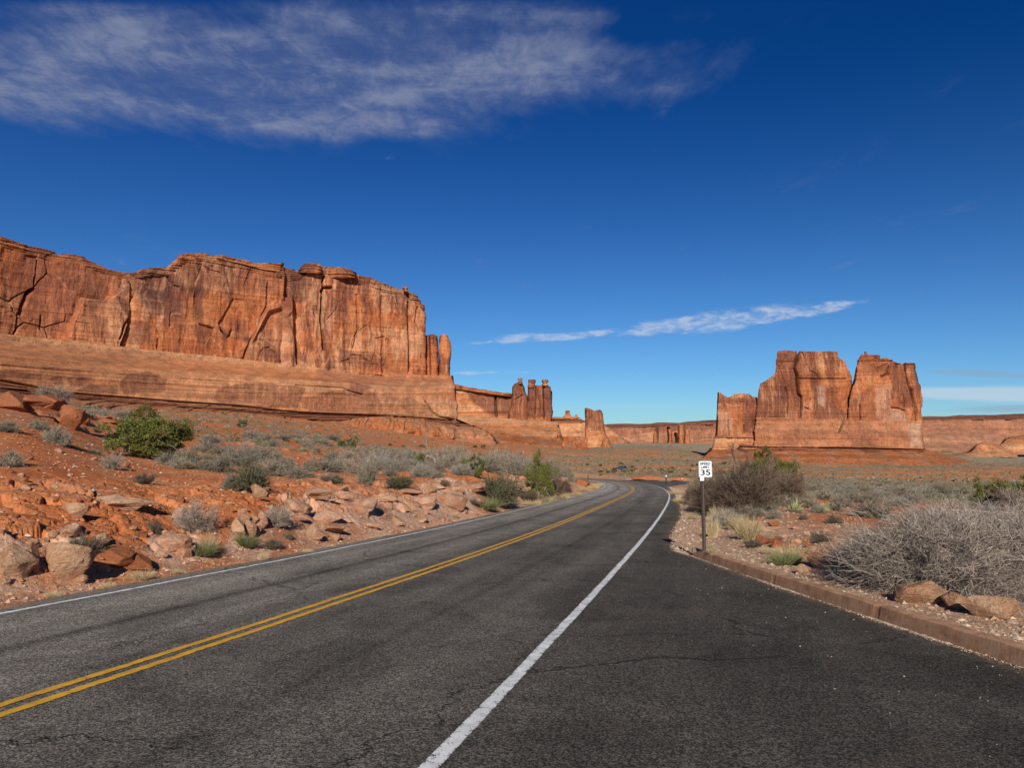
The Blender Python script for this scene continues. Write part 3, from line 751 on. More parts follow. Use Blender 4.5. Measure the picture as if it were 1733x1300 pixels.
    for s_ in stains:     # (polygon, softness, colour, strength, streakiness)
        q = pmask(PX+3*fbm(PX*.06, PYY*.06, o=3, s=3), PYY+3*fbm(PX*.05, PYY*.07, o=3, s=4), s_[0], s_[1])*s_[3]
        q = np.clip(q*(1-s_[4]*sstep(.05, .5, st2+.6*st)), 0, 1)[..., None]; c = c*(1-q)+np.array(s_[2])*q
    for e_ in edges:      # fresh pale edges of fallen slabs
        q = np.exp(-(segdist(PX+1.4*fbm(PX*.12, PYY*.12, o=2, s=6), PYY, e_)/.75)**2)[..., None]*.75*(.5+.5*np.clip(fine[..., None]+.6, 0, 1)); c = c*(1-q)+TAN*1.1*q
    c = c*(1-.45*dk[..., None])
    c = np.where(isC, c*np.array([.86, .84, .86]), c*.94)
    # top and rear
    G = [np.stack([x2, y2, z2], -1)]; Cc = [c]
    tx, ty, tz = x2[-1], y2[-1], z2[-1]
    by = D(PX[-1])+thick*(1-.5*bul)
    for f in (.08, .25, .5, .75, .92, 1.):
        yy = ty+(by-ty)*f; xx = tx*yy/ty; zz = tz+1.0*sc*cap*math.sin(f*math.pi)*1.5+fbm(xx*.1, yy*.1, o=3, s=seed+20)*.8*sc*math.sin(f*math.pi)
        G.append(np.stack([xx, yy, zz], -1)[None]); Cc.append(c[-1:]*0+ORG)
    for f in np.linspace(.12, 1, 9):
        j = int((nr-1)*(1-f)); bx = x[j]; bb = D(PX[j])+thick*(1-.5*bul)
        bb = bb+(OFF[j]*.6)*(1-bul)+4*sc*fbm(bx*.05, z[j]*.02, o=3, s=seed+21)*(1-bul)
        G.append(np.stack([bx*bb/Y[j], bb, z[j]], -1)[None]); Cc.append(c[j:j+1])
    V = np.concatenate(G, 0); C2 = np.concatenate(Cc, 0)
    return V.reshape(-1, 3), gridfaces(V.shape[0], V.shape[1]), C2.reshape(-1, 3)
def rock_mass(name, parts, mat, label, cat='rock formation', group=None):
    V, Fc, C = [], [], []; n = 0
    for v, f, c in parts: V.append(v); Fc.append(f+n); C.append(c); n += len(v)
    me = mesh_from(name, np.concatenate(V), np.concatenate(Fc), M[mat], np.concatenate(C), True)
    return tag(obj(name, me), label, cat, group)

# the long wall on the left
LA = [(-700, 470), (-200, 545), (0, 565), (100, 574), (250, 592), (400, 607), (540, 622), (640, 631), (766, 636)]
LC = [(-700, 520), (-200, 590), (0, 603), (150, 616), (250, 624), (400, 634), (500, 642), (600, 649), (700, 656), (768, 652)]
LB = [(-700, 570), (-200, 622), (0, 648), (110, 668), (300, 681), (400, 688), (500, 699), (620, 704), (700, 708), (775, 712)]
LTOP = [(-700, 180), (-300, 290), (-60, 380), (0, 399), (14, 403), (30, 409), (40, 412), (45, 416), (62, 418), (80, 424), (100, 429), (122, 429), (140, 433), (152, 441), (170, 449), (190, 456), (207, 461),
        (222, 462), (232, 458), (255, 454), (278, 454), (286, 447), (296, 440), (303, 432), (312, 429), (345, 431), (352, 434), (372, 433), (400, 439), (440, 450), (470, 457), (475, 453), (486, 452), (488, 460),
        (508, 457), (513, 449), (517, 446), (532, 445), (541, 450), (546, 453), (575, 453), (590, 458), (598, 465), (620, 469), (645, 480), (668, 488), (682, 492), (696, 497), (704, 505), (711, 517), (716, 522)]
def off(pl, d): return [(x, y+d) for x, y in pl]
def dep_wall(p): return np.interp(p, [-700, 0, 400, 780], [300, 430, 560, 660])
def dep_up(p): return dep_wall(p)+np.interp(p, [-700, 60, 215, 230, 480, 486, 711], [28, 30, 22, 15, 16, 13, 17])
MIDT = [(x, a+(poly(LA, np.array([x]))[0]-a)*.35) for x, a in LTOP]
up = loaf([dict(y=off(LA, 5), l=-700, r=713, o=0, k='cliff'), dict(y=MIDT, l=-700, r=712.5, o=0, k='cliff'),
           dict(y=[(x, a+(poly(LA, np.array([x]))[0]-a)*.10) for x, a in LTOP], l=-700, r=712, o=-1.5, k='cap'), dict(y=LTOP, l=-700, r=711, o=-9, k='cap', ease=3)],
          dep_up, 120, 1.15, 9, seed=100,
          cracks=[([(57, 490), (45, 500), (38, 520), (36, 532)], 2.2, 9), ([(58, 490), (60, 470), (64, 440)], 1., 2.5), ([(69, 535), (68, 556)], 1.3, 4), ([(31, 530), (29, 560)], 1.2, 4),
                  ([(228, 470), (226, 500), (217, 524), (213, 540), (203, 555), (198, 575)], 1.6, 4), ([(279, 470), (290, 483), (300, 487)], 1., 3), ([(286, 530), (285, 552)], 1, 2),
                  ([(486, 452), (485, 480), (483, 500)], 2.6, 12), ([(545, 470), (542, 500), (541, 540), (544, 570), (546, 592)], 1.7, 9), ([(541, 495), (546, 488), (558, 488)], 2., 8),
                  ([(688, 500), (687, 540), (690, 590), (689, 628)], 1.8, 6), ([(703, 520), (700, 545), (706, 560)], 1.2, 3), ([(600, 500), (601, 560), (594, 590)], 1.0, 3.),
                  ([(370, 557), (383, 573), (388, 561)], 1.6, 5), ([(334, 550), (345, 553), (357, 557)], 1.1, 3), ([(451, 480), (449, 520), (430, 560), (410, 600)], 1.3, 3.5), ([(499, 550), (497, 570)], 1, 3), ([(263, 575), (262, 590)], 1.2, 4)],
          relief=[([(105, 580), (118, 545), (137, 505), (175, 510), (205, 488), (222, 465), (226, 500), (214, 540), (198, 590), (120, 590)], 2.5, 7),
                  ([(200, 600), (215, 540), (228, 500), (232, 440), (300, 400), (480, 400), (482, 520), (450, 530), (400, 620)], 2., 4),
                  ([(400, 640), (428, 560), (450, 520), (460, 510), (475, 525), (492, 500), (500, 640)], 2., 6),
                  ([(500, 640), (512, 470), (545, 430), (720, 480), (720, 640)], 2., 4),
                  ([(548, 640), (549, 500), (565, 482), (640, 485), (640, 640)], 1.5, 2.2), ([(600, 640), (602, 520), (640, 500), (686, 505), (686, 640)], 1.5, 2.5)],
          edges=[[(222, 466), (207, 490), (178, 512), (140, 509), (124, 545), (108, 580)], [(226, 500), (216, 528), (203, 553)], [(277, 468), (281, 478), (300, 488)], [(292, 530), (303, 534), (286, 532), (285, 556)],
                 [(335, 549), (346, 553), (357, 556)], [(370, 560), (384, 572), (389, 562), (400, 566)], [(480, 520), (462, 512), (447, 520), (432, 560), (416, 606)], [(520, 520), (532, 545), (530, 590)], [(545, 492), (560, 484), (562, 490)],
                 [(655, 505), (662, 500), (668, 520)], [(696, 512), (702, 522), (700, 534)], [(590, 535), (594, 560)], [(340, 590), (352, 570), (372, 590)], [(0, 500), (24, 520)], [(100, 470), (118, 500)], [(612, 600), (630, 598), (640, 610)]],
          stains=[([(113, 580), (126, 545), (140, 513), (175, 513), (205, 490), (222, 468), (226, 500), (214, 540), (200, 590)], 3, TAN, .30, .3), ([(418, 606), (434, 560), (450, 520), (464, 513), (500, 530), (505, 600)], 4, TAN, .22, .3), ([(215, 455), (270, 455), (300, 470), (300, 540), (240, 520), (228, 490)], 4, DRK, .6, .5), ([(245, 490), (280, 495), (280, 512), (250, 505)], 3, DRK, .8, .3),
                  ([(215, 540), (250, 548), (255, 580), (230, 585), (205, 570)], 3, VAR, .6, .3), ([(190, 500), (215, 515), (210, 535), (195, 520)], 2, DRK, .6, .3),
                  ([(490, 465), (518, 462), (518, 512), (490, 512)], 3, DRK, .65, .3), ([(300, 440), (470, 470), (470, 500), (300, 480)], 5, VAR, .55, .5), ([(290, 478), (350, 490), (345, 505), (310, 500)], 3, DRK, .6, .4),
                  ([(0, 440), (110, 440), (210, 470), (150, 500), (100, 570), (0, 560)], 8, (.33, .125, .075), .6, .5), ([(145, 530), (175, 540), (180, 575), (150, 570)], 3, VAR, .55, .5),
                  ([(315, 550), (355, 552), (352, 590), (330, 580)], 3, VAR, .6, .4), ([(385, 540), (415, 545), (410, 570), (385, 560)], 3, VAR, .6, .4),
                  ([(430, 595), (450, 590), (470, 600), (466, 608), (432, 606)], 3, VAR, .7, .1), ([(505, 595), (516, 598), (515, 615), (504, 612)], 2, VAR, .7, .1), ([(570, 590), (600, 600), (640, 600), (655, 625), (600, 622), (568, 612)], 3, VAR, .6, .2),
                  ([(565, 482), (600, 483), (598, 505), (560, 520)], 3, VAR, .5, .5), ([(650, 500), (690, 500), (690, 530), (655, 525)], 3, VAR, .5, .6)])
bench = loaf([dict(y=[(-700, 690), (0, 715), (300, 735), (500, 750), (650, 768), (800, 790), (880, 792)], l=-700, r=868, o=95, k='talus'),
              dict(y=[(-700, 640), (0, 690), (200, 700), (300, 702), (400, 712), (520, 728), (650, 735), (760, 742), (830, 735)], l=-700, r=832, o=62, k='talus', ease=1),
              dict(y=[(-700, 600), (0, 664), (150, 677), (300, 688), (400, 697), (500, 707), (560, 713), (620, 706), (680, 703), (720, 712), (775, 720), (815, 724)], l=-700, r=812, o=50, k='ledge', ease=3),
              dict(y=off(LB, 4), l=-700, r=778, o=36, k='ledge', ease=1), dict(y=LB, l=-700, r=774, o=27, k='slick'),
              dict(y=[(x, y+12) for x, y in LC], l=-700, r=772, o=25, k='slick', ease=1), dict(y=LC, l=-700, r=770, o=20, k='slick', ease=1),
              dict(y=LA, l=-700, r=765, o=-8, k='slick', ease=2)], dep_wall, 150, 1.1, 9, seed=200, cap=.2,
             cracks=[([(-20, 640), (110, 665), (300, 680), (400, 687), (500, 698), (620, 703), (700, 707), (770, 712)], 1.2, 4), ([(720, 680), (733, 698), (745, 706), (772, 711)], 1.3, 4),
                     ([(500, 652), (580, 656), (592, 662), (613, 668)], 1., 3), ([(380, 694), (560, 703)], 1., 3)],
             stains=[([(205, 645), (215, 634), (250, 628), (285, 642), (280, 662), (215, 668), (204, 660)], 1.5, VAR, .72, .25), ([(128, 660), (150, 650), (200, 650), (200, 667), (140, 664)], 1.5, VAR, .7, .25),
                     ([(115, 640), (130, 633), (155, 640), (140, 652), (118, 652)], 1.5, VAR, .65, .4), ([(-60, 625), (20, 628), (72, 634), (60, 642), (0, 641), (-60, 635)], 1.5, VAR, .65, .1),
                     ([(85, 640), (105, 636), (108, 652), (90, 650)], 1.5, VAR, .6, .4),
                     ([(365, 660), (395, 650), (445, 648), (520, 655), (510, 675), (505, 692), (440, 685), (365, 680)], 1.5, VAR, .62, .45), ([(505, 672), (550, 665), (600, 655), (640, 665), (650, 703), (600, 700), (515, 694)], 1.5, VAR, .60, .45),
                     ([(650, 670), (690, 672), (730, 690), (735, 705), (650, 703)], 1.5, VAR, .5, .7), ([(590, 645), (630, 655), (610, 668), (592, 660)], 1.5, VAR, .6, .2)])
tw1 = loaf([dict(y=638, l=711, r=742.5, o=2, k='cliff'), dict(y=600, l=712.5, r=742, o=1, k='cliff'), dict(y=[(711, 571), (716, 568), (720, 566), (735, 565), (741, 568)], l=713, r=741, o=0, k='cliff')],
           lambda p: 672+0*p, 40, 2.2, 4, seed=301, cracks=[([(727, 566), (728, 636)], 1, 4)])
tw2 = loaf([dict(y=638, l=742, r=761.5, o=2, k='cliff'), dict(y=600, l=742.5, r=761.5, o=1, k='cliff'), dict(y=575, l=743, r=760.5, o=0, k='cliff'), dict(y=[(743, 568), (750, 565), (757, 567), (760, 570)], l=743.5, r=758.5, o=-1, k='cliff')],
           lambda p: 670+0*p, 34, 2.2, 3, seed=302, stains=[([(742, 600), (750, 600), (755, 640), (742, 630)], 2, VAR, .6, .1)])
# caps and the balanced rock on the rim
hd1 = loaf([dict(y=493, l=683.5, r=690, o=0, k='cap'), dict(y=489.5, l=685, r=688.5, o=0, k='cap'), dict(y=487.5, l=682, r=690.5, o=1, k='cap'), dict(y=484.5, l=682.5, r=690, o=0, k='cap')], lambda p: 645+0*p, 7, 5, 3, seed=311, sc=.4)
cp1 = loaf([dict(y=462, l=505, r=548, o=0, k='cap'), dict(y=[(510, 453), (518, 446), (532, 445), (542, 452)], l=512, r=543, o=-4, k='cap')], lambda p: 600+0*p, 40, 2, 3, seed=312)
cp2 = loaf([dict(y=470, l=545, r=604, o=0, k='cap'), dict(y=460, l=549, r=601, o=2, k='cap'), dict(y=[(549, 454), (578, 453), (597, 460)], l=552, r=598, o=-4, k='cap')], lambda p: 612+0*p, 40, 2, 3, seed=313)
cp3 = loaf([dict(y=445, l=300, r=480, o=0, k='cap'), dict(y=[(304, 436), (345, 436), (372, 437), (400, 444), (440, 455), (476, 460)], l=303, r=476, o=3, k='cap'),
            dict(y=[(304, 431), (345, 431), (372, 433), (400, 439), (440, 450), (476, 457)], l=303, r=475, o=-3, k='cap')], dep_up, 60, 1.4, 6, seed=314)
rock_mass('sandstone_cliff', [up, bench, tw1, tw2, hd1, cp1, cp2, cp3], 'cliff', 'long high red sandstone wall above a pale smooth bench, filling the left', 'cliff')

# ridge behind the end of the wall, and the smooth slope under the three pillars
rd = loaf([dict(y=712, l=740, r=880, o=6, k='slick'), dict(y=[(760, 655), (776, 668), (790, 678), (812, 694), (835, 705), (850, 707), (880, 707)], l=742, r=880, o=0, k='slick'),
           dict(y=[(742, 640), (769, 648), (776, 653), (790, 655), (800, 659), (815, 660), (840, 663), (867, 666), (880, 668)], l=744, r=878, o=-3, k='cliff')], lambda p: 1000+0*p, 120, 2, 8, seed=401, sc=1.4,
          stains=[([(785, 655), (870, 668), (870, 706), (835, 704), (800, 682)], 4, VAR, .85, .4)], cracks=[([(838, 665), (840, 705)], 1.5, 7)])
rdc = loaf([dict(y=[(769, 658), (867, 672)], l=765, r=866, o=2, k='cap'), dict(y=[(769, 650), (790, 655), (840, 663), (867, 668)], l=768, r=864, o=-3, k='cap')], lambda p: 997+0*p, 60, 2, 5, seed=402)
slope = loaf([dict(y=[(700, 790), (980, 775)], l=740, r=1010, o=150, k='talus'), dict(y=[(740, 745), (800, 742), (870, 752), (940, 757), (975, 764)], l=745, r=972, o=95, k='talus', ease=1),
              dict(y=[(745, 735), (820, 728), (880, 736), (950, 741)], l=750, r=952, o=55, k='slick', ease=1), dict(y=[(750, 700), (800, 704), (860, 709), (936, 714)], l=752, r=944, o=9, k='slick')],
             lambda p: 985+0*p, 160, 1.6, 6, seed=403, sc=1.5, cap=.2)
rock_mass('sandstone_ridge', [rd, rdc, slope], 'cliff_far', 'lower sandstone ridge with a pale smooth slope, between the long wall and the three pillars', 'cliff')
cone = None
g1_ = loaf([dict(y=714, l=858, r=893.5, o=4, k='cliff'), dict(y=690, l=864, r=893, o=1, k='cliff'), dict(y=669, l=866.5, r=892, o=0, k='cliff'), dict(y=662, l=866.5, r=888.5, o=0, k='cliff'), dict(y=654, l=867, r=887.5, o=0, k='cliff'),
            dict(y=[(868, 651), (877, 647), (883, 647), (887, 652)], l=869.5, r=886, o=-2, k='cap')], lambda p: 985+0*p, 26, 3.2, 3, seed=411, sc=1.3, rel=1.5, stains=[([(855, 640), (895, 640), (895, 708), (855, 708)], 4, VAR, .85, .5)])
g1h = loaf([dict(y=650, l=877.5, r=885, o=0, k='cap'), dict(y=646, l=879.5, r=883.5, o=0, k='cap'), dict(y=643, l=876.6, r=884, o=0, k='cap'), dict(y=640, l=876.2, r=883.4, o=0, k='cap')], lambda p: 983+0*p, 9, 5, 2.5, seed=412, sc=.5)
g2_ = loaf([dict(y=715.5, l=890, r=934.2, o=4, k='cliff'), dict(y=690, l=891, r=934, o=1, k='cliff'), dict(y=669, l=892.5, r=934.8, o=0, k='cliff'), dict(y=664, l=893.3, r=934.6, o=0, k='cliff'),
            dict(y=[(893, 652), (905, 653), (915, 653), (919, 650), (925, 649.5), (931, 655), (934, 661)], l=893.8, r=933.5, o=-2, k='cap')], lambda p: 988+0*p, 26, 3.2, 4, seed=413, sc=1.3, rel=1.5, stains=[([(890, 640), (940, 640), (940, 708), (890, 708)], 4, VAR, .85, .5)], cracks=[([(907, 655), (906, 700)], .9, 4), ([(919, 655), (921, 710)], .9, 4)])
g2n = loaf([dict(y=656, l=893.6, r=905.6, o=1, k='cliff'), dict(y=648.5, l=894.6, r=905, o=0, k='cliff'), dict(y=647, l=894, r=906.8, o=1, k='cap'), dict(y=642.4, l=894.2, r=906.4, o=0, k='cap')], lambda p: 986+0*p, 14, 5, 2.8, seed=414, sc=.5)
g2h = loaf([dict(y=653, l=917, r=928, o=1, k='cliff'), dict(y=648.5, l=919, r=924.5, o=0, k='cap'), dict(y=646.5, l=916.8, r=928.4, o=1, k='cap'), dict(y=642.6, l=917.5, r=927.2, o=0, k='cap')], lambda p: 987+0*p, 13, 5, 2.5, seed=415, sc=.5)
rock_mass('rock_pillars', [g1_, g1h, g2_, g2n, g2h], 'cliff_far', 'three dark sandstone pillars with balanced heads standing together on a pale slope', 'rock formation')
sh = loaf([dict(y=766, l=984, r=1042, o=14, k='slick'), dict(y=757, l=987.5, r=1035.5, o=10, k='slick'), dict(y=742, l=989.3, r=1028.5, o=5, k='slick'), dict(y=729, l=990.3, r=1023, o=2, k='cliff'), dict(y=712, l=990.6, r=1021.6, o=0, k='cliff'),
           dict(y=701, l=989.6, r=1020, o=0, k='cliff'), dict(y=[(989, 692), (993, 691), (1000, 692.5), (1006, 696), (1011, 695.3), (1016, 694.3), (1019, 698)], l=989.6, r=1018.5, o=-2, k='cap')], lambda p: 1150+0*p, 30, 3.2, 3, seed=421, sc=1.4, stains=[([(985, 688), (1022, 688), (1024, 728), (988, 728)], 4, VAR, .6, .5)])
shf = loaf([dict(y=764, l=1016, r=1038, o=16, k='talus'), dict(y=750, l=1020, r=1033, o=8, k='talus'), dict(y=742, l=1024, r=1030, o=4, k='talus')], lambda p: 1130+0*p, 20, 2.5, 2.5, seed=422)
rock_mass('rock_tower', [sh, shf], 'cliff_far', 'lone stout sandstone tower with a notched top and flared foot, right of the three pillars', 'rock formation')
lb = loaf([dict(y=775, l=938, r=1004, o=22, k='talus'), dict(y=755, l=951, r=991.5, o=3, k='talus', ease=3), dict(y=740.5, l=952.5, r=990.5, o=0, k='ledge')], lambda p: 900+0*p, 36, 3, 5, seed=431, sc=.9)
lc = loaf([dict(y=752, l=938, r=953, o=6, k='talus'), dict(y=738, l=942, r=950, o=2, k='slick'), dict(y=732.5, l=944.5, r=947.5, o=0, k='slick')], lambda p: 930+0*p, 15, 3, 2.5, seed=432)
rock_mass('layered_rock', [lb, lc], 'cliff_far', 'small block of dark layered rock on a red mound below the lone tower', 'rock formation')
ms = loaf([dict(y=762, l=925, r=1080, o=120, k='talus'), dict(y=740, l=930, r=1050, o=60, k='slick'), dict(y=724, l=930, r=1030, o=30, k='slick'), dict(y=716, l=930, r=1012, o=18, k='ledge'), dict(y=[(930, 706), (980, 706.5), (986, 711), (1000, 713), (1010, 715)], l=930, r=1006, o=0, k='slick')],
          lambda p: 2150+0*p, 300, 2, 6, seed=441, sc=2.5, cap=.2)
mh = loaf([dict(y=708, l=951, r=970, o=5, k='slick'), dict(y=704, l=954, r=967, o=0, k='slick'), dict(y=701, l=956.8, r=964.5, o=0, k='cap'), dict(y=698, l=957.5, r=963.5, o=0, k='cap'), dict(y=697, l=956, r=964.8, o=2, k='cap'), dict(y=695.3, l=957.5, r=963.5, o=0, k='cap')], lambda p: 2140+0*p, 20, 5, 2.5, seed=442, sc=1.5)
mk = loaf([dict(y=708, l=971, r=979.5, o=2, k='cliff'), dict(y=702, l=973.3, r=976.5, o=0, k='cliff')], lambda p: 2135+0*p, 10, 5, 2.5, seed=443, sc=1.)
rock_mass('distant_butte', [ms, mh, mk], 'cliff_far', 'distant mesa with a hat shaped knob, between the three pillars and the lone tower', 'rock formation')

# the great tower on the right
OD = 950.
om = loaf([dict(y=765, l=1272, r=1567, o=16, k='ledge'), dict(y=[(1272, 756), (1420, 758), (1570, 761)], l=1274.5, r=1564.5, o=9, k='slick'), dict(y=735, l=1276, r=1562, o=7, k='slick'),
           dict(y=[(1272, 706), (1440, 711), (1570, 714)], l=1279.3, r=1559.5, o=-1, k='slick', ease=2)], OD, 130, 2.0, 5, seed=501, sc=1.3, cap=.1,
          cracks=[([(1437, 705), (1427, 714), (1421, 732)], 1.4, 7), ([(1272, 757), (1420, 758.5), (1570, 762)], 1., 5)],
          stains=[([(1260, 700), (1580, 700), (1580, 770), (1260, 770)], 3, (.45, .175, .088), .75, .35), ([(1280, 726), (1560, 730), (1560, 736), (1280, 733)], 2, VAR, .4, .2), ([(1435, 735), (1470, 735), (1480, 757), (1440, 755)], 3, VAR, .5, .4), ([(1325, 735), (1370, 732), (1375, 752), (1320, 755)], 3, VAR, .4, .5), ([(1535, 712), (1556, 716), (1560, 757), (1540, 755)], 3, (.62, .40, .27), .6, .3)])
ou = loaf([dict(y=[(1272, 709), (1440, 714)], l=1279.8, r=1436, o=1, k='cliff'), dict(y=680, l=1281.5, r=1437, o=1, k='cliff'), dict(y=664, l=1284.5, r=1440, o=0, k='cliff'), dict(y=[(1284, 655), (1290, 650), (1302, 642), (1311, 637), (1330, 637), (1440, 640)], l=1288, r=1440, o=0, k='cliff'),
           dict(y=[(1284, 654), (1290, 649), (1302, 640), (1311, 634), (1314, 605), (1400, 606), (1429, 611), (1440, 638)], l=1289, r=1440, o=-1, k='cliff'),
           dict(y=[(1284, 653.5), (1290, 648.5), (1302, 639.5), (1310.5, 633), (1312.6, 628), (1314.4, 602), (1315.5, 594.5), (1328, 592.8), (1348, 594.3), (1350.2, 600), (1352, 594.6), (1380, 595), (1400, 594.3), (1417, 595), (1418.4, 604.6), (1428.5, 609.8), (1430.2, 622), (1437, 628), (1440, 640)],
                l=1289, r=1439.5, o=-2, k='cap')], OD+6, 90, 2.6, 5, seed=511, sc=1.3, cap=.3,
          cracks=[([(1350.5, 596), (1345, 624), (1349, 636), (1351, 660), (1352, 667), (1356, 672), (1356, 706)], 1.5, 9), ([(1330, 656), (1334, 668), (1333, 700)], 1., 3), ([(1362, 690), (1367, 692)], 1.4, 4), ([(1402, 594), (1386, 594)], 1., 2),
                  ([(1315, 612), (1350, 612)], .7, 2), ([(1352, 641), (1432, 641)], .9, 3)],
          stains=[([(1315, 600), (1348, 604), (1346, 614), (1315, 612)], 2, VAR, .6, .1), ([(1354, 604), (1380, 608), (1360, 640), (1352, 640)], 3, VAR, .4, .3), ([(1382, 660), (1420, 655), (1425, 708), (1385, 706)], 3, VAR, .5, .5),
                  ([(1384, 655), (1398, 655), (1396, 690), (1386, 680)], 3, (.60, .38, .26), .8, .2), ([(1310, 640), (1350, 640), (1345, 706), (1320, 706)], 3, VAR, .45, .5)])
orr = loaf([dict(y=[(1430, 711), (1570, 717)], l=1433, r=1560, o=1, k='cliff'), dict(y=681, l=1437, r=1558.2, o=1, k='cliff'), dict(y=656, l=1441.5, r=1555.8, o=0, k='cliff'), dict(y=636, l=1447, r=1552.5, o=0, k='cliff'),
            dict(y=[(1447, 630), (1453, 612), (1458, 612), (1490, 611), (1518, 617), (1545, 618), (1548, 624)], l=1452.3, r=1548.5, o=-1, k='cap'),
            dict(y=[(1452, 611), (1456, 603), (1457.3, 600.5), (1487, 602), (1489.2, 608), (1491, 606.5), (1501, 605.5), (1509, 609.5), (1518, 614.5), (1529, 616.5), (1531, 613.8), (1546, 614), (1548, 621)], l=1454, r=1547.5, o=-2, k='cap')], OD+2, 95, 2.6, 5, seed=521, sc=1.3, cap=.3,
           cracks=[([(1532, 616), (1534, 630), (1540, 652), (1546, 676), (1548, 690), (1551, 714)], 1.5, 9), ([(1504, 622), (1503, 633), (1493, 638)], 2., 4), ([(1510, 690), (1526, 692), (1532, 695)], .9, 3), ([(1545, 660), (1551, 690), (1553, 712)], 1.1, 5), ([(1457, 686), (1457, 710)], 1, 3)],
           stains=[([(1455, 612), (1530, 618), (1530, 640), (1500, 632), (1452, 632)], 4, VAR, .5, .4), ([(1518, 640), (1540, 650), (1545, 690), (1520, 690)], 3, VAR, .65, .4), ([(1440, 680), (1480, 650), (1482, 708), (1438, 706)], 4, VAR, .5, .5),
                   ([(1482, 655), (1505, 650), (1508, 712), (1484, 710)], 3, (.60, .37, .25), .6, .6), ([(1508, 692), (1534, 696), (1535, 712), (1508, 712)], 2, (.62, .40, .28), .7, .3)])
ork = loaf([dict(y=606, l=1461.5, r=1470, o=1, k='cap'), dict(y=600, l=1463, r=1467.5, o=0, k='cap'), dict(y=595, l=1462.3, r=1467.3, o=0, k='cap')], OD+10, 8, 5, 2.5, seed=522, sc=.6)
orl = loaf([dict(y=606, l=1456, r=1489.5, o=1, k='cap'), dict(y=604, l=1458, r=1487, o=-2, k='cap'), dict(y=602, l=1456, r=1488.8, o=1, k='cap'), dict(y=600.6, l=1457, r=1487.5, o=-2, k='cap')], OD+4, 30, 4, 4, seed=523, sc=.6)
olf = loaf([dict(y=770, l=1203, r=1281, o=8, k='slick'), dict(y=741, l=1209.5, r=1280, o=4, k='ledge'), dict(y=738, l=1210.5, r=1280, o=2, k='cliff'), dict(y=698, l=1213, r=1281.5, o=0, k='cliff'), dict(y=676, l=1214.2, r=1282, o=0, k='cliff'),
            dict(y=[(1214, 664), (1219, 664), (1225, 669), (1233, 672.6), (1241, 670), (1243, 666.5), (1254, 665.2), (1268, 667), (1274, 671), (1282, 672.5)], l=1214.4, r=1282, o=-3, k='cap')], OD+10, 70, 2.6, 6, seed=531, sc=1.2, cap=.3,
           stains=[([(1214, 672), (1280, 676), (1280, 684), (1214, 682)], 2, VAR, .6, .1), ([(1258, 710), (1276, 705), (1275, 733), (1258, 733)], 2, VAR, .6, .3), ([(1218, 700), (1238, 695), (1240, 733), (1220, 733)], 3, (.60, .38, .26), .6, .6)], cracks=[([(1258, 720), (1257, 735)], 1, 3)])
ota = loaf([dict(y=800, l=1150, r=1660, o=90, k='talus'), dict(y=[(1150, 790), (1200, 782), (1300, 776), (1450, 777), (1560, 780), (1650, 792)], l=1165, r=1640, o=55, k='talus'), dict(y=[(1190, 772), (1280, 766), (1400, 766), (1560, 770), (1600, 776)], l=1195, r=1602, o=28, k='talus', ease=1),
            dict(y=[(1200, 762), (1280, 760), (1400, 761), (1565, 764)], l=1203, r=1568, o=10, k='talus')], OD, 150, 1.6, 5, seed=541, sc=1.2, cap=.1)
obl = loaf([dict(y=785, l=1254, r=1280, o=12, k='ledge'), dict(y=[(1254, 752), (1275, 755)], l=1255, r=1276.5, o=6, k='ledge')], OD-10, 20, 2.6, 5, seed=542)
rock_mass('sandstone_tower', [om, ou, orr, ork, orl, olf, ota, obl], 'cliff_far', 'huge split sandstone tower on a pale banded base, standing alone at the right', 'rock formation')

# far rims
fr1 = loaf([dict(y=762, l=760, r=1330, o=60, k='talus'), dict(y=752, l=800, r=1300, o=10, k='slick'), dict(y=[(1000, 740), (1060, 738), (1110, 730), (1160, 728), (1300, 724)], l=800, r=1300, o=0, k='cliff'),
            dict(y=[(1000, 727), (1060, 724), (1110, 722), (1160, 720), (1300, 716)], l=800, r=1300, o=-30, k='ledge'), dict(y=[(760, 719), (1022, 718), (1060, 717), (1080, 718), (1100, 717), (1112, 715), (1150, 716), (1165, 713.5), (1180, 712.5), (1210, 711), (1300, 711)], l=800, r=1300, o=-120, k='cap')],
           lambda p: 3100+0*p, 900, 2, 8, seed=601, sc=5, cap=.25, relief=[([(1147, 757), (1148, 718), (1158, 718), (1168, 757)], .7, 110), ([(1108, 757), (1110, 722), (1122, 722), (1128, 757)], .7, 70)],
           cracks=[([(1131, 726), (1133, 752)], 2.2, 90), ([(1144, 735), (1145, 752)], 1.6, 80)], stains=[([(700, 700), (1400, 700), (1400, 790), (700, 790)], 4, (.38, .17, .115), .55, .2), ([(1110, 722), (1210, 716), (1210, 750), (1110, 752)], 3, VAR, .45, .6)])
frp = [loaf([dict(y=755, l=a-1, r=b+2, o=8, k='cliff'), dict(y=740, l=a, r=b, o=0, k='cliff'), dict(y=t, l=a+.6, r=b-.8, o=-4, k='cliff')], lambda p, dd=dd: dd+0*p, 90, 3, 3, seed=640+i, sc=3)
       for i, (a, b, t, dd) in enumerate([(1149, 1158, 720, 2780), (1157, 1168, 728, 2790), (1106, 1112, 732, 2850), (1130, 1137, 727, 2800)])]
rock_mass('distant_cliff', [fr1]+frp, 'cliff_distant', 'low distant red cliff with dark buttresses, on the horizon above the bend', 'cliff')
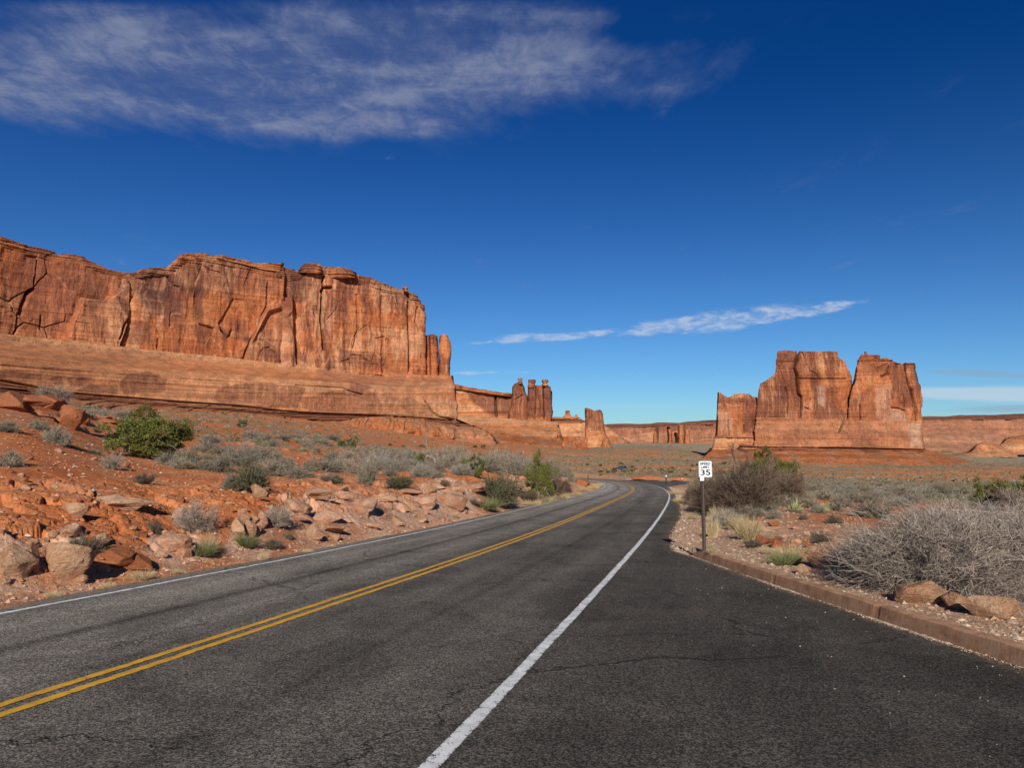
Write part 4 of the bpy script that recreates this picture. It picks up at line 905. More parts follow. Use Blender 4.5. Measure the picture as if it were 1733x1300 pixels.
fr2 = loaf([dict(y=800, l=1460, r=2300, o=300, k='talus'), dict(y=[(1500, 762), (1600, 764), (1690, 776), (1760, 780)], l=1480, r=2300, o=200, k='slick'), dict(y=[(1500, 745), (1620, 746), (1733, 750)], l=1480, r=2300, o=120, k='slick', ease=1),
            dict(y=[(1500, 722), (1620, 723), (1733, 726)], l=1480, r=2300, o=40, k='slick'), dict(y=[(1500, 712), (1620, 711), (1733, 709)], l=1480, r=2300, o=10, k='ledge'),
            dict(y=[(1480, 706), (1560, 705), (1575, 704.4), (1600, 705), (1618, 703), (1650, 702.5), (1690, 702), (1720, 700.5), (1760, 699), (2300, 690)], l=1480, r=2300, o=-100, k='cap')], lambda p: 2900+0*p, 900, 1.6, 8, seed=611, sc=5, cap=.25, stains=[([(1400, 680), (2400, 680), (2400, 820), (1400, 820)], 4, (.42, .19, .125), .5, .2), ([(1450, 700), (2400, 690), (2400, 714), (1450, 712)], 3, VAR, .4, .5)])
rock_mass('canyon_rim', [fr2], 'cliff_distant', 'broad distant canyon rim of smooth red slickrock, on the horizon right of the great tower', 'cliff')
dm = loaf([dict(y=766, l=1688, r=1960, o=60, k='slick'), dict(y=752, l=1694, r=1950, o=40, k='slick'), dict(y=744, l=1700, r=1900, o=15, k='slick'), dict(y=[(1700, 742), (1733, 737), (1800, 732), (1900, 742)], l=1708, r=1880, o=-40, k='slick')], lambda p: 2200+0*p, 300, 1.6, 3, seed=621, sc=3, cap=.2)
dm2 = loaf([dict(y=774, l=1600, r=1722, o=60, k='slick'), dict(y=766, l=1640, r=1712, o=30, k='slick'), dict(y=[(1640, 756), (1668, 749), (1690, 756)], l=1652, r=1694, o=5, k='cliff')], lambda p: 2000+0*p, 150, 2, 3, seed=622, sc=3, cap=.2)
rock_mass('slickrock_dome', [dm, dm2], 'cliff_distant', 'rounded red slickrock domes at the foot of the canyon rim, far right', 'rock formation')

# ------------------------------------------------------------------ plants
def rvec(n, r_): v = r_.normal(size=(n, 3)); return v/np.linalg.norm(v, axis=1)[:, None]
def unit(v): return v/(np.linalg.norm(v, axis=-1, keepdims=True)+1e-9)
def curves(P0, D, L, k, r_, wob=.25, lift=0.):
    """n curved twigs of k segments each"""
    n = len(P0); P = np.zeros((n, k+1, 3)); P[:, 0] = P0; d = unit(D)
    for i in range(k):
        d = unit(d+r_.normal(size=(n, 3))*wob+np.array([0, 0, lift])); P[:, i+1] = P[:, i]+d*(L/k)[:, None]
    return P
def tubes(P, r0, r1, col, r_, sides=3, cv=.12):
    """rings round every twig; returns verts, quads, colours"""
    n, k1, _ = P.shape; T = np.gradient(P, axis=1); T = unit(T)
    ref = unit(r_.normal(size=(n, 1, 3))+0*T); A = unit(np.cross(T, ref)); B = np.cross(T, A)
    f = np.linspace(0, 1, k1)[None, :, None]
    r0 = np.broadcast_to(np.asarray(r0, float).reshape(-1, 1, 1) if np.ndim(r0) else r0, (n, 1, 1)); r1 = np.broadcast_to(np.asarray(r1, float).reshape(-1, 1, 1) if np.ndim(r1) else r1, (n, 1, 1))
    rad = r0*(1-f)+r1*f
    V = np.stack([P+A*rad*math.cos(2*math.pi*i/sides)+B*rad*math.sin(2*math.pi*i/sides) for i in range(sides)], 2)   # n,k1,s,3
    base = (np.arange(n)*k1*sides)[:, None, None]+(np.arange(k1-1)*sides)[None, :, None]; i = np.arange(sides)[None, None]; j = (i+1) % sides
    Fq = np.stack([base+i, base+j, base+sides+j, base+sides+i], -1).reshape(-1, 4)
    c = np.array(col)*(1+cv*r_.normal(size=(n, 1, 1, 1))); C = np.broadcast_to(np.clip(c, .01, 1), (n, k1, sides, 3))
    return V.reshape(-1, 3), Fq, C.reshape(-1, 3)
def leaves(P, size, col, r_, up=0., cv=.2, asp=.45):
    n = len(P); d = unit(rvec(n, r_)+np.array([0, 0, up])); q = unit(np.cross(d, rvec(n, r_)))
    s = size*(.6+.8*r_.random((n, 1)))
    V = np.stack([P-q*s*asp*.5, P+d*s*.5+q*s*asp*.1-q*s*asp*.6, P+d*s, P+d*s*.5+q*s*asp*.5], 1)
    Fq = np.arange(n*4).reshape(-1, 4)
    C = np.clip(np.array(col)*(1+cv*r_.normal(size=(n, 1, 1))), .01, 1)*np.ones((1, 4, 1))
    return V.reshape(-1, 3), Fq, C.reshape(-1, 3)
def join(parts):
    V, Fq, C, n = [], [], [], 0
    for v, f, c in parts: V.append(v); Fq.append(f+n); C.append(c); n += len(v)
    return np.concatenate(V), np.concatenate(Fq), np.concatenate(C)
def children(P, m, spread, L, k, r_, lo=.25, wob=.25, lift=0., out=0.):
    n, k1, _ = P.shape; idx = r_.integers(0, n, m); t = lo+(1-lo)*r_.random(m); ft = t*(k1-1); i = np.minimum(ft.astype(int), k1-2); f = (ft-i)[:, None]
    p = P[idx, i]*(1-f)+P[idx, i+1]*f; d = unit(P[idx, i+1]-P[idx, i])
    o = p.copy(); o[:, 2] = 0; dd = d+spread*rvec(m, r_)+out*o+np.array([0, 0, lift])
    return curves(p, dd, L*(.5+.8*r_.random(m)), k, r_, wob, lift*.3)
def shrub(seed, n1=46, n2=230, n3=1500, H=.62, flat=.75, rad=.007, col=(.27, .225, .18), leaf=None, nleaf=0, lsize=.03, upright=0., skew=(0, 0), tw=.16, wob=.22):
    """a dome-shaped bush one metre wide"""
    r_ = np.random.default_rng(seed)
    a = r_.random(n1)*2*math.pi; el = np.arcsin(r_.random(n1)**(.8-.35*upright))*.95
    D = np.stack([np.cos(a)*np.cos(el), np.sin(a)*np.cos(el), np.sin(el)], 1); D[:, 0] += skew[0]; D[:, 1] += skew[1]; D[:, 2] += upright*.7
    P0 = np.stack([np.cos(a), np.sin(a), 0*a], 1)*.07*r_.random((n1, 1)); P0[:, 2] = -.03
    sh = .62+.5*vn(np.cos(a)*1.6+seed, np.sin(a)*1.6, s=seed); Lm = .5*sh*np.sqrt(np.cos(el)**2+(H*2*np.sin(el))**2)*(.75+.5*r_.random(n1))
    A = curves(P0, D, Lm*.8, 5, r_, wob*.7, .05)
    B = children(A, n2, .7, .24, 4, r_, .2, wob, .06, .4); C = children(B, n3, .8, tw, 3, r_, .1, wob, .08, .3)
    parts = [tubes(A, rad*1.6, rad*.8, np.array(col)*.5, r_, cv=.2), tubes(B, rad, rad*.5, np.array(col)*.75, r_, cv=.28), tubes(C, rad*.62, rad*.3, col, r_, cv=.32)]
    if nleaf:
        p = C[r_.integers(0, n3, nleaf), r_.integers(1, 4, nleaf)]; parts.append(leaves(p+r_.normal(size=p.shape)*.012, lsize, leaf, r_, .4))
    V, Fq, Cc = join(parts); V[:, 2] = np.maximum(V[:, 2], -.04)
    return V, Fq, Cc
def vmesh(name, d, smooth=False): return mesh_from(name, d[0], d[1], M['veg'], d[2], smooth)
GREY = (.285, .235, .17); GREY2 = (.22, .20, .16); BROWN = (.19, .14, .10); LGREY = (.34, .28, .225)
VEG = {}
VEG['sage'] = [vmesh('sagebrush', shrub(1000+i, 50, 260, 1700, .62, col=GREY, leaf=(.215, .20, .14), nleaf=2600, lsize=.035)) for i in range(5)]
VEG['bare'] = [vmesh('bare_shrub', shrub(1100+i, 46, 300, 2300, .8, col=(.30, .235, .18), rad=.005, upright=.3)) for i in range(4)]
VEG['dark'] = [vmesh('dark_shrub', shrub(1200+i, 50, 260, 1800, .6, col=BROWN, leaf=(.12, .12, .07), nleaf=2600, lsize=.03)) for i in range(3)]
VEG['olive'] = [vmesh('olive_shrub', shrub(1300+i, 80, 380, 2400, .8, col=(.16, .14, .085), leaf=(.125, .13, .055), nleaf=3400, lsize=.035, upright=.8, tw=.2)) for i in range(3)]
VEG['thicket'] = [vmesh('thicket_shrub', shrub(1400+i, 70, 600, 6500, .8, col=(.165, .115, .08), rad=.0036, upright=.35, tw=.13)) for i in range(3)]
VEG['haze'] = [vmesh('pale_shrub', shrub(1500+i, 60, 420, 3600, .66, col=(.31, .27, .215), rad=.004, leaf=(.235, .22, .165), nleaf=1200, lsize=.022)) for i in range(3)]
VEG['big'] = [vmesh('branchy_shrub', shrub(1600+i, 210, 2200, 21000, .62, col=LGREY, rad=.0021, upright=.15, tw=.12, wob=.3)) for i in range(3)]
def grass(seed, n=260, H=1., col=(.50, .39, .21), base=.16, lean=.35, w=.012, green=None):
    r_ = np.random.default_rng(seed); a = r_.random(n)*2*math.pi
    P0 = np.stack([np.cos(a), np.sin(a), 0*a], 1)*base*np.sqrt(r_.random((n, 1))); P0[:, 2] = -.02
    D = np.stack([np.cos(a)*lean*r_.random(n)*1.8, np.sin(a)*lean*r_.random(n)*1.8, 1+0*a], 1)
    P = curves(P0, D, H*(.45+.6*r_.random(n)), 4, r_, .1, -.08)
    pts = [tubes(P, w*.5, w*.12, col, r_, cv=.15)]
    if green:
        m = n//2; Q = curves(P0[:m], D[:m]*np.array([1.8, 1.8, 1]), H*.5*(.5+.6*r_.random(m)), 4, r_, .18, -.1); pts.append(tubes(Q, w*.5, w*.15, green, r_, cv=.2))
    return join(pts)
VEG['straw'] = [vmesh('dry_grass', grass(1700+i, 420, .8, base=.3, lean=.6, w=.016)) for i in range(3)]
VEG['green_grass'] = [vmesh('green_grass', grass(1720+i, 420, .7, (.17, .18, .075), .34, .8, .016, (.13, .15, .05))) for i in range(2)]
def yucca(seed):
    r_ = np.random.default_rng(seed); n = 70; a = r_.random(n)*2*math.pi; el = np.arcsin(.12+.86*r_.random(n)); D = np.stack([np.cos(a)*np.cos(el), np.sin(a)*np.cos(el), np.sin(el)], 1)
    P = curves(np.zeros((n, 3)), D, .5*(.7+.4*r_.random(n)), 3, r_, .03, -.02); return tubes(P, .022, .003, (.42, .44, .17), r_, cv=.22)
VEG['yucca'] = [vmesh('yucca', yucca(1750+i)) for i in range(2)]

def juniper(seed, lean=(0, 0), nl=13, ncl=72, nleaf=330, spread=.5, H=.95, dead=26):
    """a juniper one metre wide: twisted stems, scale-leaf sprays gathered in tufts"""
    r_ = np.random.default_rng(seed); a = r_.random(nl)*2*math.pi; D = np.stack([np.cos(a)*.75, np.sin(a)*.75, .55+r_.random(nl)*.9], 1)
    L = curves(np.zeros((nl, 3))+[0, 0, -.04], D, H*(.45+.35*r_.random(nl)), 7, r_, .22, .1)
    B = children(L, nl*7, .8, .22, 4, r_, .2, .25, .12, .5)
    wood = join([tubes(L, .032, .010, (.25, .19, .15), r_, 6), tubes(B, .009, .004, (.30, .25, .21), r_, 4), tubes(children(B, dead*6, .9, .2, 4, r_, .2, .3), .003, .0015, (.40, .35, .30), r_)])
    # tufts
    allp = np.concatenate([L[:, 3:].reshape(-1, 3), B[:, 1:].reshape(-1, 3)])
    ctr = allp[r_.integers(0, len(allp), ncl)]+r_.normal(size=(ncl, 3))*.045; ctr[:, 2] = np.clip(ctr[:, 2]+.02, .06, H)
    rr = (.055+.07*r_.random(ncl)); n = ncl*nleaf; i = np.repeat(np.arange(ncl), nleaf)
    d = rvec(n, r_); d[:, 2] = np.abs(d[:, 2])*.9+d[:, 2]*.1+.15*0
    rad = rr[i][:, None]*(.35+.65*r_.random((n, 1))**.5)*np.array([1, 1, 1.25])
    P = ctr[i]+np.array([1,1,1.35])*d*rad*(1+.5*fbm(d[:, 0]*2+i, d[:, 1]*2, d[:, 2]*2, o=2, s=seed))[:, None]
    v, f, c = leaves(P, .026, (.11, .118, .028), r_, .9, .18, .5)
    tone = (.72+.6*r_.random(ncl))[i]; warm = np.where(r_.random(ncl) < .2, 1.3, 1.)[i]
    c = c.reshape(n, 4, 3)*tone[:, None, None]; c[:, :, 0] *= warm[:, None]
    return wood, (v, f, c.reshape(-1, 3))
JUN = []
for i, kw in enumerate([dict(nl=18, ncl=230, nleaf=260, H=.85), dict(nl=11, ncl=95, nleaf=230, H=.8), dict(nl=10, ncl=85, nleaf=230, H=1.1)]):
    w_, f_ = juniper(1800+i, **kw); JUN.append((vmesh('trunk', w_), vmesh('crown', f_)))

N_LAB = {}
PLACED = []
def place(kind, px, py, wpx, hpx=None, label=None, cat='shrub', group=None, v=None, rot=None, tilt=(0, 0), ymax=None, name=None, at=None, sink=0.):
    """stand a plant on the ground where the photo shows its foot"""
    x, y, z = at if at is not None else ground_at(px, py)
    if ymax and y > ymax: x, y, z = unproj(px, py, ymax); x, y, z = float(x), float(y), float(terrain(np.array([float(x)]), np.array([float(y)]))[0])
    w = wpx/F*y; h = (hpx if hpx else wpx*.6); h = max(float(unproj(px, py-h, y)[2])-z, h/F*y*.6)
    rz = rng.random()*6.28 if rot is None else rot
    nat = dict(sage=.62, bare=.75, dark=.6, olive=.78, thicket=.75, haze=.66, big=.60, straw=.62, green_grass=.5, yucca=.52)
    if kind == 'juniper':
        i = (v if v is not None else int(rng.integers(3))); wood, leaf = JUN[i]
        e = bpy.data.objects.new('juniper_tree', None); COL.objects.link(e); e.location = (x, y, z-.02)
        e.rotation_euler = (tilt[0], tilt[1], rz); e.scale = (w*.92, w*.92, h/(.98, .92, 1.18)[i]); e.empty_display_size = .2
        obj('trunk', wood, e); obj('crown', leaf, e); tag(e, label, 'tree', group); PLACED.append((e, px)); return e
    ms = VEG[kind]; me = ms[v if v is not None else int(rng.integers(len(ms)))]
    o = obj(name or me.name.split('.')[0], me, None, (x, y, z-.02*h-sink), (tilt[0], tilt[1], rz), (w, w, h/nat[kind]))
    tag(o, label, cat, group); PLACED.append((o, px)); return o

# --- left slope: the ones that can be told apart
place('sage', 9, 731, 40, 26, 'grey shrub cut by the left edge of the photo, nearest below the red boulders')
place('sage', 66, 727, 36, 18, 'smaller upper left of two joined grey shrubs casting one long shadow'); place('sage', 94, 752, 48, 34, 'larger lower right of two joined grey shrubs casting one long shadow')
place('sage', 12, 789, 50, 32, 'grey green shrub at the left edge, lowest of the three on the upper slope')
place('bare', 88, 691, 64, 46, 'leafless twiggy bush on top of the red boulders at the far left', v=1)
place('bare', 36, 668, 24, 30, 'thin pale dead bush behind the topmost red boulder at the far left', v=2)
place('bare', 187, 793, 38, 34, 'single round bare shrub on open red slope, lower left of the large juniper', v=0)
place('dark', 243, 819, 36, 20, 'small dark grey shrub alone on the slope directly below the large juniper'); place('sage', 160, 768, 20, 10, 'tiny grey shrub between the joined shrubs and the large juniper')
place('juniper', 254, 777, 150, 100, 'large bright green juniper, the biggest tree on the left slope', v=0, rot=2.1)
place('haze', 188, 752, 26, 16, 'pale shrub peeping out at the left foot of the large juniper'); place('haze', 163, 705, 34, 14, 'low grey shrub just right of the red boulders', v=1); place('haze', 210, 706, 40, 16, 'low grey shrub behind the top of the large juniper', v=2)
GR = 'grey shrubs crowding the slope right of the large juniper'; LR = 'grey shrub in the crowd on the slope right of the large juniper'
for a in [(284, 787, 44, 26), (306, 793, 44, 24), (236, 768, 34, 18), (322, 784, 44, 26), (350, 765, 52, 22), (372, 771, 40, 18), (356, 752, 44, 18), (342, 795, 32, 18), (372, 798, 50, 30), (352, 779, 30, 14), (385, 770, 26, 14), (396, 788, 30, 18)]:
    place('sage', *a, LR, group=GR)
place('olive', 425, 832, 70, 52, 'yellow green topped bush above the broken rock, in front of a taller grey bush', v=0, tilt=(0, .12)); place('haze', 412, 790, 62, 50, 'tall pale grey bush directly behind the yellow green topped one', v=0)
place('sage', 395, 828, 44, 30, 'grey bush tucked against the left side of the yellow green topped one'); place('sage', 437, 782, 50, 36, 'round grey bush just right of and behind the tall pale one')
place('bare', 325, 900, 66, 60, 'bare brownish twiggy bush leaning down the bank, left of the pale boulders', v=3, tilt=(0, .25)); place('bare', 470, 893, 50, 52, 'bare twiggy bush sprawling down the bank beside the first pale outcrop', v=2, tilt=(0, .5))
place('dark', 262, 903, 26, 24, 'small dark green bush alone above the roadside bank, left of the bare leaning bush'); place('dark', 138, 938, 56, 34, 'low dark scraggly bush on top of the cream boulder at the lower left')
place('green_grass', 343, 940, 40, 22, 'green grass clump at the foot of the bank, under straw coloured stalks', 'grass'); place('straw', 352, 938, 26, 34, 'straw coloured stalks standing out of a green clump at the foot of the bank', 'grass')
place('green_grass', 416, 925, 34, 22, 'green clump by the road below the cream coloured rock', 'grass', v=0); place('dark', 462, 928, 34, 18, 'low green brown bush near the road, second from the green clump'); place('dark', 487, 912, 18, 12, 'tiny dark bush at the foot of the first pale outcrop')
place('straw', 240, 982, 34, 16, 'thin straw coloured tuft on the gravel by the road at lower left', 'grass'); place('straw', 446, 950, 14, 14, 'few dry stalks on the gravel verge right of the green clump', 'grass')
place('sage', 508, 809, 46, 24, 'neat round grey shrub on bare red ground, alone above the flat slab', v=1); place('sage', 522, 797, 22, 22, 'small upright grey shrub touching the neat round one')
for a in [(455, 805, 44, 30), (470, 798, 38, 28), (490, 803, 34, 26), (456, 778, 44, 26), (446, 748, 34, 16), (462, 756, 26, 14), (428, 742, 44, 16), (478, 745, 30, 12), (488, 788, 24, 16)]:
    place('sage', *a, 'grey shrub in the thick clump right of the yellow green topped bush', group='grey shrubs in the thick clump mid slope')
for a in [(504, 742, 16, 9), (520, 757, 20, 9), (536, 765, 16, 8), (548, 753, 26, 12), (536, 745, 26, 10), (504, 750, 12, 6), (560, 745, 34, 12), (592, 772, 20, 9)]:
    place('sage', *a, 'tiny grey shrub in the scattered row high on the red slope', group='tiny grey shrubs high on the red slope')
place('juniper', 580, 758, 24, 19, 'left half of the small juniper pair high on the middle slope', v=1); place('juniper', 598, 759, 26, 28, 'right and taller half of the small juniper pair high on the middle slope', v=2)
place('juniper', 409, 724, 26, 18, 'small juniper high on the slope right of the large juniper', v=1)
place('olive', 570, 820, 28, 14, 'small green bush on bare ground above the flat overhanging slab', v=1); place('dark', 585, 831, 12, 8, 'tiny dark bush just above the flat overhanging slab')
place('olive', 674, 827, 52, 24, 'low wide olive bush at the top edge of the pale outcrop', v=2); place('dark', 752, 823, 20, 13, 'small grey bush sitting alone on the pale outcrop')
GB = 'grey shrubs in the long band above the pale outcrop'; LB2 = 'grey shrub in the long band above the pale outcrop'
_r = np.random.default_rng(77)
for a in [(560, 781, 34, 20), (590, 777, 30, 16), (552, 797, 48, 26), (580, 797, 44, 26), (556, 813, 38, 14), (622, 817, 34, 36), (604, 802, 44, 34), (640, 796, 52, 36), (652, 783, 54, 28), (672, 799, 52, 30), (690, 785, 44, 30), (712, 808, 46, 28), (700, 797, 38, 26), (735, 800, 40, 30),
          (742, 809, 24, 16), (762, 795, 52, 32), (756, 780, 44, 30), (782, 803, 44, 26), (776, 786, 50, 32), (800, 803, 36, 24), (826, 800, 50, 28), (850, 797, 54, 36), (838, 783, 46, 30), (870, 803, 44, 30), (886, 799, 36, 34), (862, 786, 48, 28), (828, 786, 40, 26), (900, 792, 40, 26), (690, 772, 36, 16),
          (622, 778, 40, 20), (640, 770, 30, 14), (720, 780, 44, 26), (808, 788, 30, 26), (940, 796, 30, 20), (926, 792, 34, 22), (960, 799, 26, 12), (722, 792, 40, 26), (610, 786, 36, 22), (660, 806, 30, 14), (792, 795, 40, 26), (879, 790, 44, 28)]:
    place(['sage', 'haze', 'sage', 'bare'][int(_r.integers(4))], *a, LB2, group=GB, ymax=75)
place('juniper', 706, 786, 40, 30, 'rounded yellow green juniper left of the dead twisted trunk', v=1, ymax=46); place('juniper', 806, 802, 34, 46, 'upright juniper in the long grey band, midway between two others', v=2, ymax=42)
place('juniper', 786, 798, 28, 34, 'dull green juniper half hidden left of the upright one', v=1, ymax=43); place('juniper', 913, 800, 54, 46, 'broad dark juniper at the right end of the grey band', v=0, ymax=46)
place('olive', 843, 856, 72, 60, 'large dark olive bush beside the road, left of two', v=0); place('thicket', 918, 842, 66, 66, 'large brown grey bush beside the road, right of two', v=0); place('thicket', 948, 836, 36, 34, 'smaller grey bush joined to the right side of the large brown one', v=1)
place('thicket', 892, 850, 40, 26, 'low brown bush at the left foot of the large brown grey one', v=2); place('green_grass', 820, 860, 50, 16, 'green weeds round the foot of the large dark olive bush', 'grass'); place('dark', 801, 853, 20, 9, 'low green tuft on the red bank left of the large olive bush')
for i, a in enumerate([(925, 850, 34, 12), (948, 846, 30, 10), (968, 841, 26, 9), (985, 834, 24, 9), (1000, 829, 20, 7), (900, 856, 30, 9), (1010, 824, 18, 6)]):
    place('straw', *a, 'dry grass tuft in the row along the left road edge before the bend', 'grass', group='dry grass tufts along the left road edge')
for a in [(770, 877, 12, 8), (520, 938, 16, 8), (560, 929, 14, 7), (300, 972, 18, 8), (90, 1012, 26, 10), (640, 912, 10, 6), (180, 996, 20, 9)]: place('straw', *a, 'thin dry tuft on the gravel of the left verge', 'grass', group='thin dry tufts on the left verge')

# --- right side
place('thicket', 1258, 868, 110, 104, 'biggest dark leafless bush, right behind the speed limit sign', v=0, ymax=36); place('thicket', 1218, 864, 84, 80, 'dark leafless bush immediately left of the biggest one behind the sign', v=1, ymax=37)
place('thicket', 1322, 852, 110, 68, 'wide leafless bush on the right flank of the biggest dark one', v=2, ymax=42); place('thicket', 1184, 852, 56, 46, 'dark bush left of the sign post at the road shoulder', v=2, ymax=44); place('thicket', 1300, 838, 90, 60, 'leafless bush rising behind the biggest dark one, below the juniper crown', v=0, ymax=46)
place('juniper', 1308, 834, 104, 84, 'juniper whose green crown shows above the big leafless bushes', v=0, ymax=52); place('juniper', 1352, 830, 36, 38, 'smaller juniper crown at the right end of the leafless thicket', v=1, ymax=50); place('juniper', 1196, 842, 24, 50, 'slender green juniper half hidden directly behind the sign', v=2, ymax=50)
place('dark', 1250, 884, 50, 26, 'low dark brown bush at the foot of the biggest leafless one'); place('sage', 1168, 852, 30, 22, 'small grey shrub on the shoulder left of the sign'); place('sage', 1180, 862, 34, 22, 'grey shrub with a tuft of straw in front, left of the sign post')
for a in [(1270, 876, 56, 24), (1300, 866, 44, 22), (1310, 878, 30, 16), (1332, 858, 44, 24), (1362, 850, 40, 20), (1366, 860, 44, 20), (1392, 846, 44, 20), (1410, 864, 36, 16), (1424, 858, 40, 18), (1440, 850, 44, 20), (1426, 842, 50, 20), (1452, 842, 44, 18), (1470, 852, 50, 20), (1492, 845, 44, 18), (1380, 836, 44, 16),
          (1350, 838, 36, 16), (1408, 833, 38, 14), (1436, 832, 44, 14), (1464, 832, 44, 14), (1500, 835, 50, 16), (1345, 868, 30, 14), (1385, 868, 30, 14), (1530, 842, 50, 20), (1560, 838, 50, 18), (1520, 858, 50, 22), (1590, 834, 50, 18), (1640, 838, 50, 18), (1690, 838, 50, 18), (1325, 845, 40, 18), (1545, 850, 40, 18)]:
    place(['sage', 'sage', 'haze'][int(_r.integers(3))], *a, 'grey shrub in the wide belt between the leafless thicket and the plain', group='grey shrubs in the belt right of the thicket', ymax=75)
for a in [(1372, 828, 10, 12), (1386, 826, 9, 12), (1300, 824, 24, 12), (1340, 822, 24, 10), (1398, 824, 12, 8), (1480, 824, 30, 8), (1450, 822, 30, 8), (1420, 822, 26, 8)]:
    place('sage', *a, 'small shrub on the far edge of the belt, against the open plain', group='small shrubs at the far edge of the belt')
place('sage', 1476, 876, 78, 32, 'wide grey shrub between the two small round ones and the huge branchy bush', v=0); place('dark', 1412, 886, 28, 16, 'small round dark shrub right of the two yuccas'); place('dark', 1390, 918, 34, 20, 'small round shrub in front of the flat ledge near the huge branchy bush')
place('dark', 1360, 880, 14, 12, 'tiny shrub below the larger yucca'); place('yucca', 1345, 868, 34, 26, 'larger left yucca with stiff yellow green blades', 'yucca', v=0); place('yucca', 1396, 864, 24, 18, 'smaller right yucca beside grey shrubs', 'yucca', v=1)
place('straw', 1182, 864, 24, 24, 'tall straw coloured clump just left of the sign post', 'grass', v=0); place('straw', 1206, 910, 20, 34, 'straw clump touching the right side of the sign post', 'grass', v=1); place('straw', 1268, 912, 46, 34, 'large yellow straw clump halfway to the dark hollows', 'grass', v=2)
place('haze', 1234, 890, 54, 34, 'pale grey green bush with straw around it, right of the sign post', v=0); place('straw', 1216, 884, 26, 26, 'straw clump left of the pale grey green bush', 'grass', v=0); place('straw', 1250, 896, 34, 24, 'straw clump in front of the pale grey green bush', 'grass', v=1)
place('dark', 1275, 926, 32, 14, 'low grey shrub in front of the large yellow straw clump'); place('green_grass', 1330, 956, 50, 22, 'grey green grass clump near the kerb beside a dark hollow', 'grass', v=1); place('straw', 1336, 950, 40, 24, 'dry stems mixed in the grass clump near the kerb', 'grass', v=2)
place('straw', 1206, 940, 14, 16, 'short straw tuft at the foot of the sign post', 'grass', v=2); place('straw', 1172, 880, 16, 10, 'short straw tuft on the shoulder left of the sign', 'grass'); place('dark', 1203, 930, 10, 7, 'tiny green weed on the gravel behind the kerb end')
place('straw', 1150, 852, 18, 9, 'low dry tuft at the shoulder edge, nearest the bend', 'grass'); place('straw', 1143, 838, 20, 8, 'low dry tuft below the marker post on the bend', 'grass'); place('straw', 1300, 938, 22, 12, 'thin dry tuft between the straw clump and the kerb grass', 'grass')
place('big', 1590, 992, 310, 140, 'huge pale branchy bush spreading behind the kerb at right', v=0, rot=.4, at=None); place('big', 1770, 1002, 290, 150, 'second huge branchy bush, cut by the right edge of the photo', v=1, rot=2.)
place('big', 1655, 925, 240, 84, 'tall branchy bush behind the two huge ones on the right', v=2, rot=1.); place('big', 1478, 966, 140, 66, 'left outlying part of the branchy bushes, trailing low over the ledge', v=1, rot=4., tilt=(0, -.1))
place('juniper', 1668, 862, 74, 72, 'green juniper behind the huge branchy bushes', v=1, ymax=40); place('juniper', 1724, 866, 84, 68, 'juniper tangled with bare grey twigs at the right edge', v=0, ymax=38); place('bare', 1712, 868, 60, 50, 'bare grey bush in front of the right edge juniper', v=1, ymax=36)

def tuft_cloud(n, seed, tri=10, r0=62, r1=1500, fine=1.):
    """far scrub: thousands of small bushes, too many to count"""
    r_ = np.random.default_rng(seed)
    az = np.radians(r_.uniform(-38, 40, n)); R = np.exp(r_.uniform(math.log(r0), math.log(r1), n)); x, y = R*np.sin(az), R*np.cos(az)
    z, q = terrain(x, y, True)
    dens = sstep(-.25, .3, fbm(x*.03, y*.03, o=3, s=201)+.6*fbm(x*.004, y*.006, o=2, s=202)+.15)
    keep = (q['e'] > 2.5) & (r_.random(n) < .15+.85*dens)
    keep &= ~((q['px'] < 900) & (r_.random(n) < np.where(R < 190, .3, .55)))
    x, y, z, R = x[keep], y[keep], z[keep], R[keep]; n = len(x)
    sz = np.clip(.16+.22*r_.random(n)+.55*r_.random(n)**6+R*.0007, 0, 1.9)
    k = np.repeat(np.arange(n), tri); d = rvec(n*tri, r_); d[:, 2] = np.abs(d[:, 2])*.75
    P = np.stack([x, y, z], 1)[k]+d*sz[k][:, None]*(.45+.55*r_.random((n*tri, 1)))
    s = sz[k][:, None]*(.35+.35*r_.random((n*tri, 1)))*fine; a = unit(rvec(n*tri, r_)+[0, 0, .6]); b = unit(np.cross(a, rvec(n*tri, r_)))
    V = np.stack([P-b*s*.5-a*s*.3, P+b*s*.5-a*s*.3, P+b*s*.2+a*s*.6, P-b*s*.25+a*s*.5], 1)
    pal = np.array([(.26, .225, .165), (.22, .205, .13), (.17, .175, .085), (.10, .12, .045), (.30, .26, .2)]); ci = r_.choice(5, n, p=[.34, .26, .16, .08, .16])
    C = (pal[ci][k]*(1+.18*r_.normal(size=(n*tri, 1))))[:, None]*np.ones((1, 4, 1))
    return V.reshape(-1, 3), np.arange(n*tri*4).reshape(-1, 4), np.clip(C, .01, 1).reshape(-1, 3)
tag(obj('desert_scrub', vmesh('desert_scrub', join([tuft_cloud(36000, 301, r0=190), tuft_cloud(21000, 302, 80, 58, 190, .26)]))), 'low grey green scrub dotted thickly over the plain towards the cliffs', 'scrub', kind='stuff')
_r = np.random.default_rng(9)
for i in range(46):
    px_ = _r.uniform(985, 1230) if i < 34 else _r.uniform(620, 900); py_ = _r.uniform(783, 806) if i < 34 else _r.uniform(748, 772)
    place('juniper', px_, py_, _r.uniform(7, 13), _r.uniform(4.5, 8), 'small far juniper on the plain beyond the bend' if i < 34 else 'small far juniper on the red slope below the long wall', group='far junipers on the plain' if i < 34 else 'far junipers on the red slope', v=int(_r.integers(1, 3)))

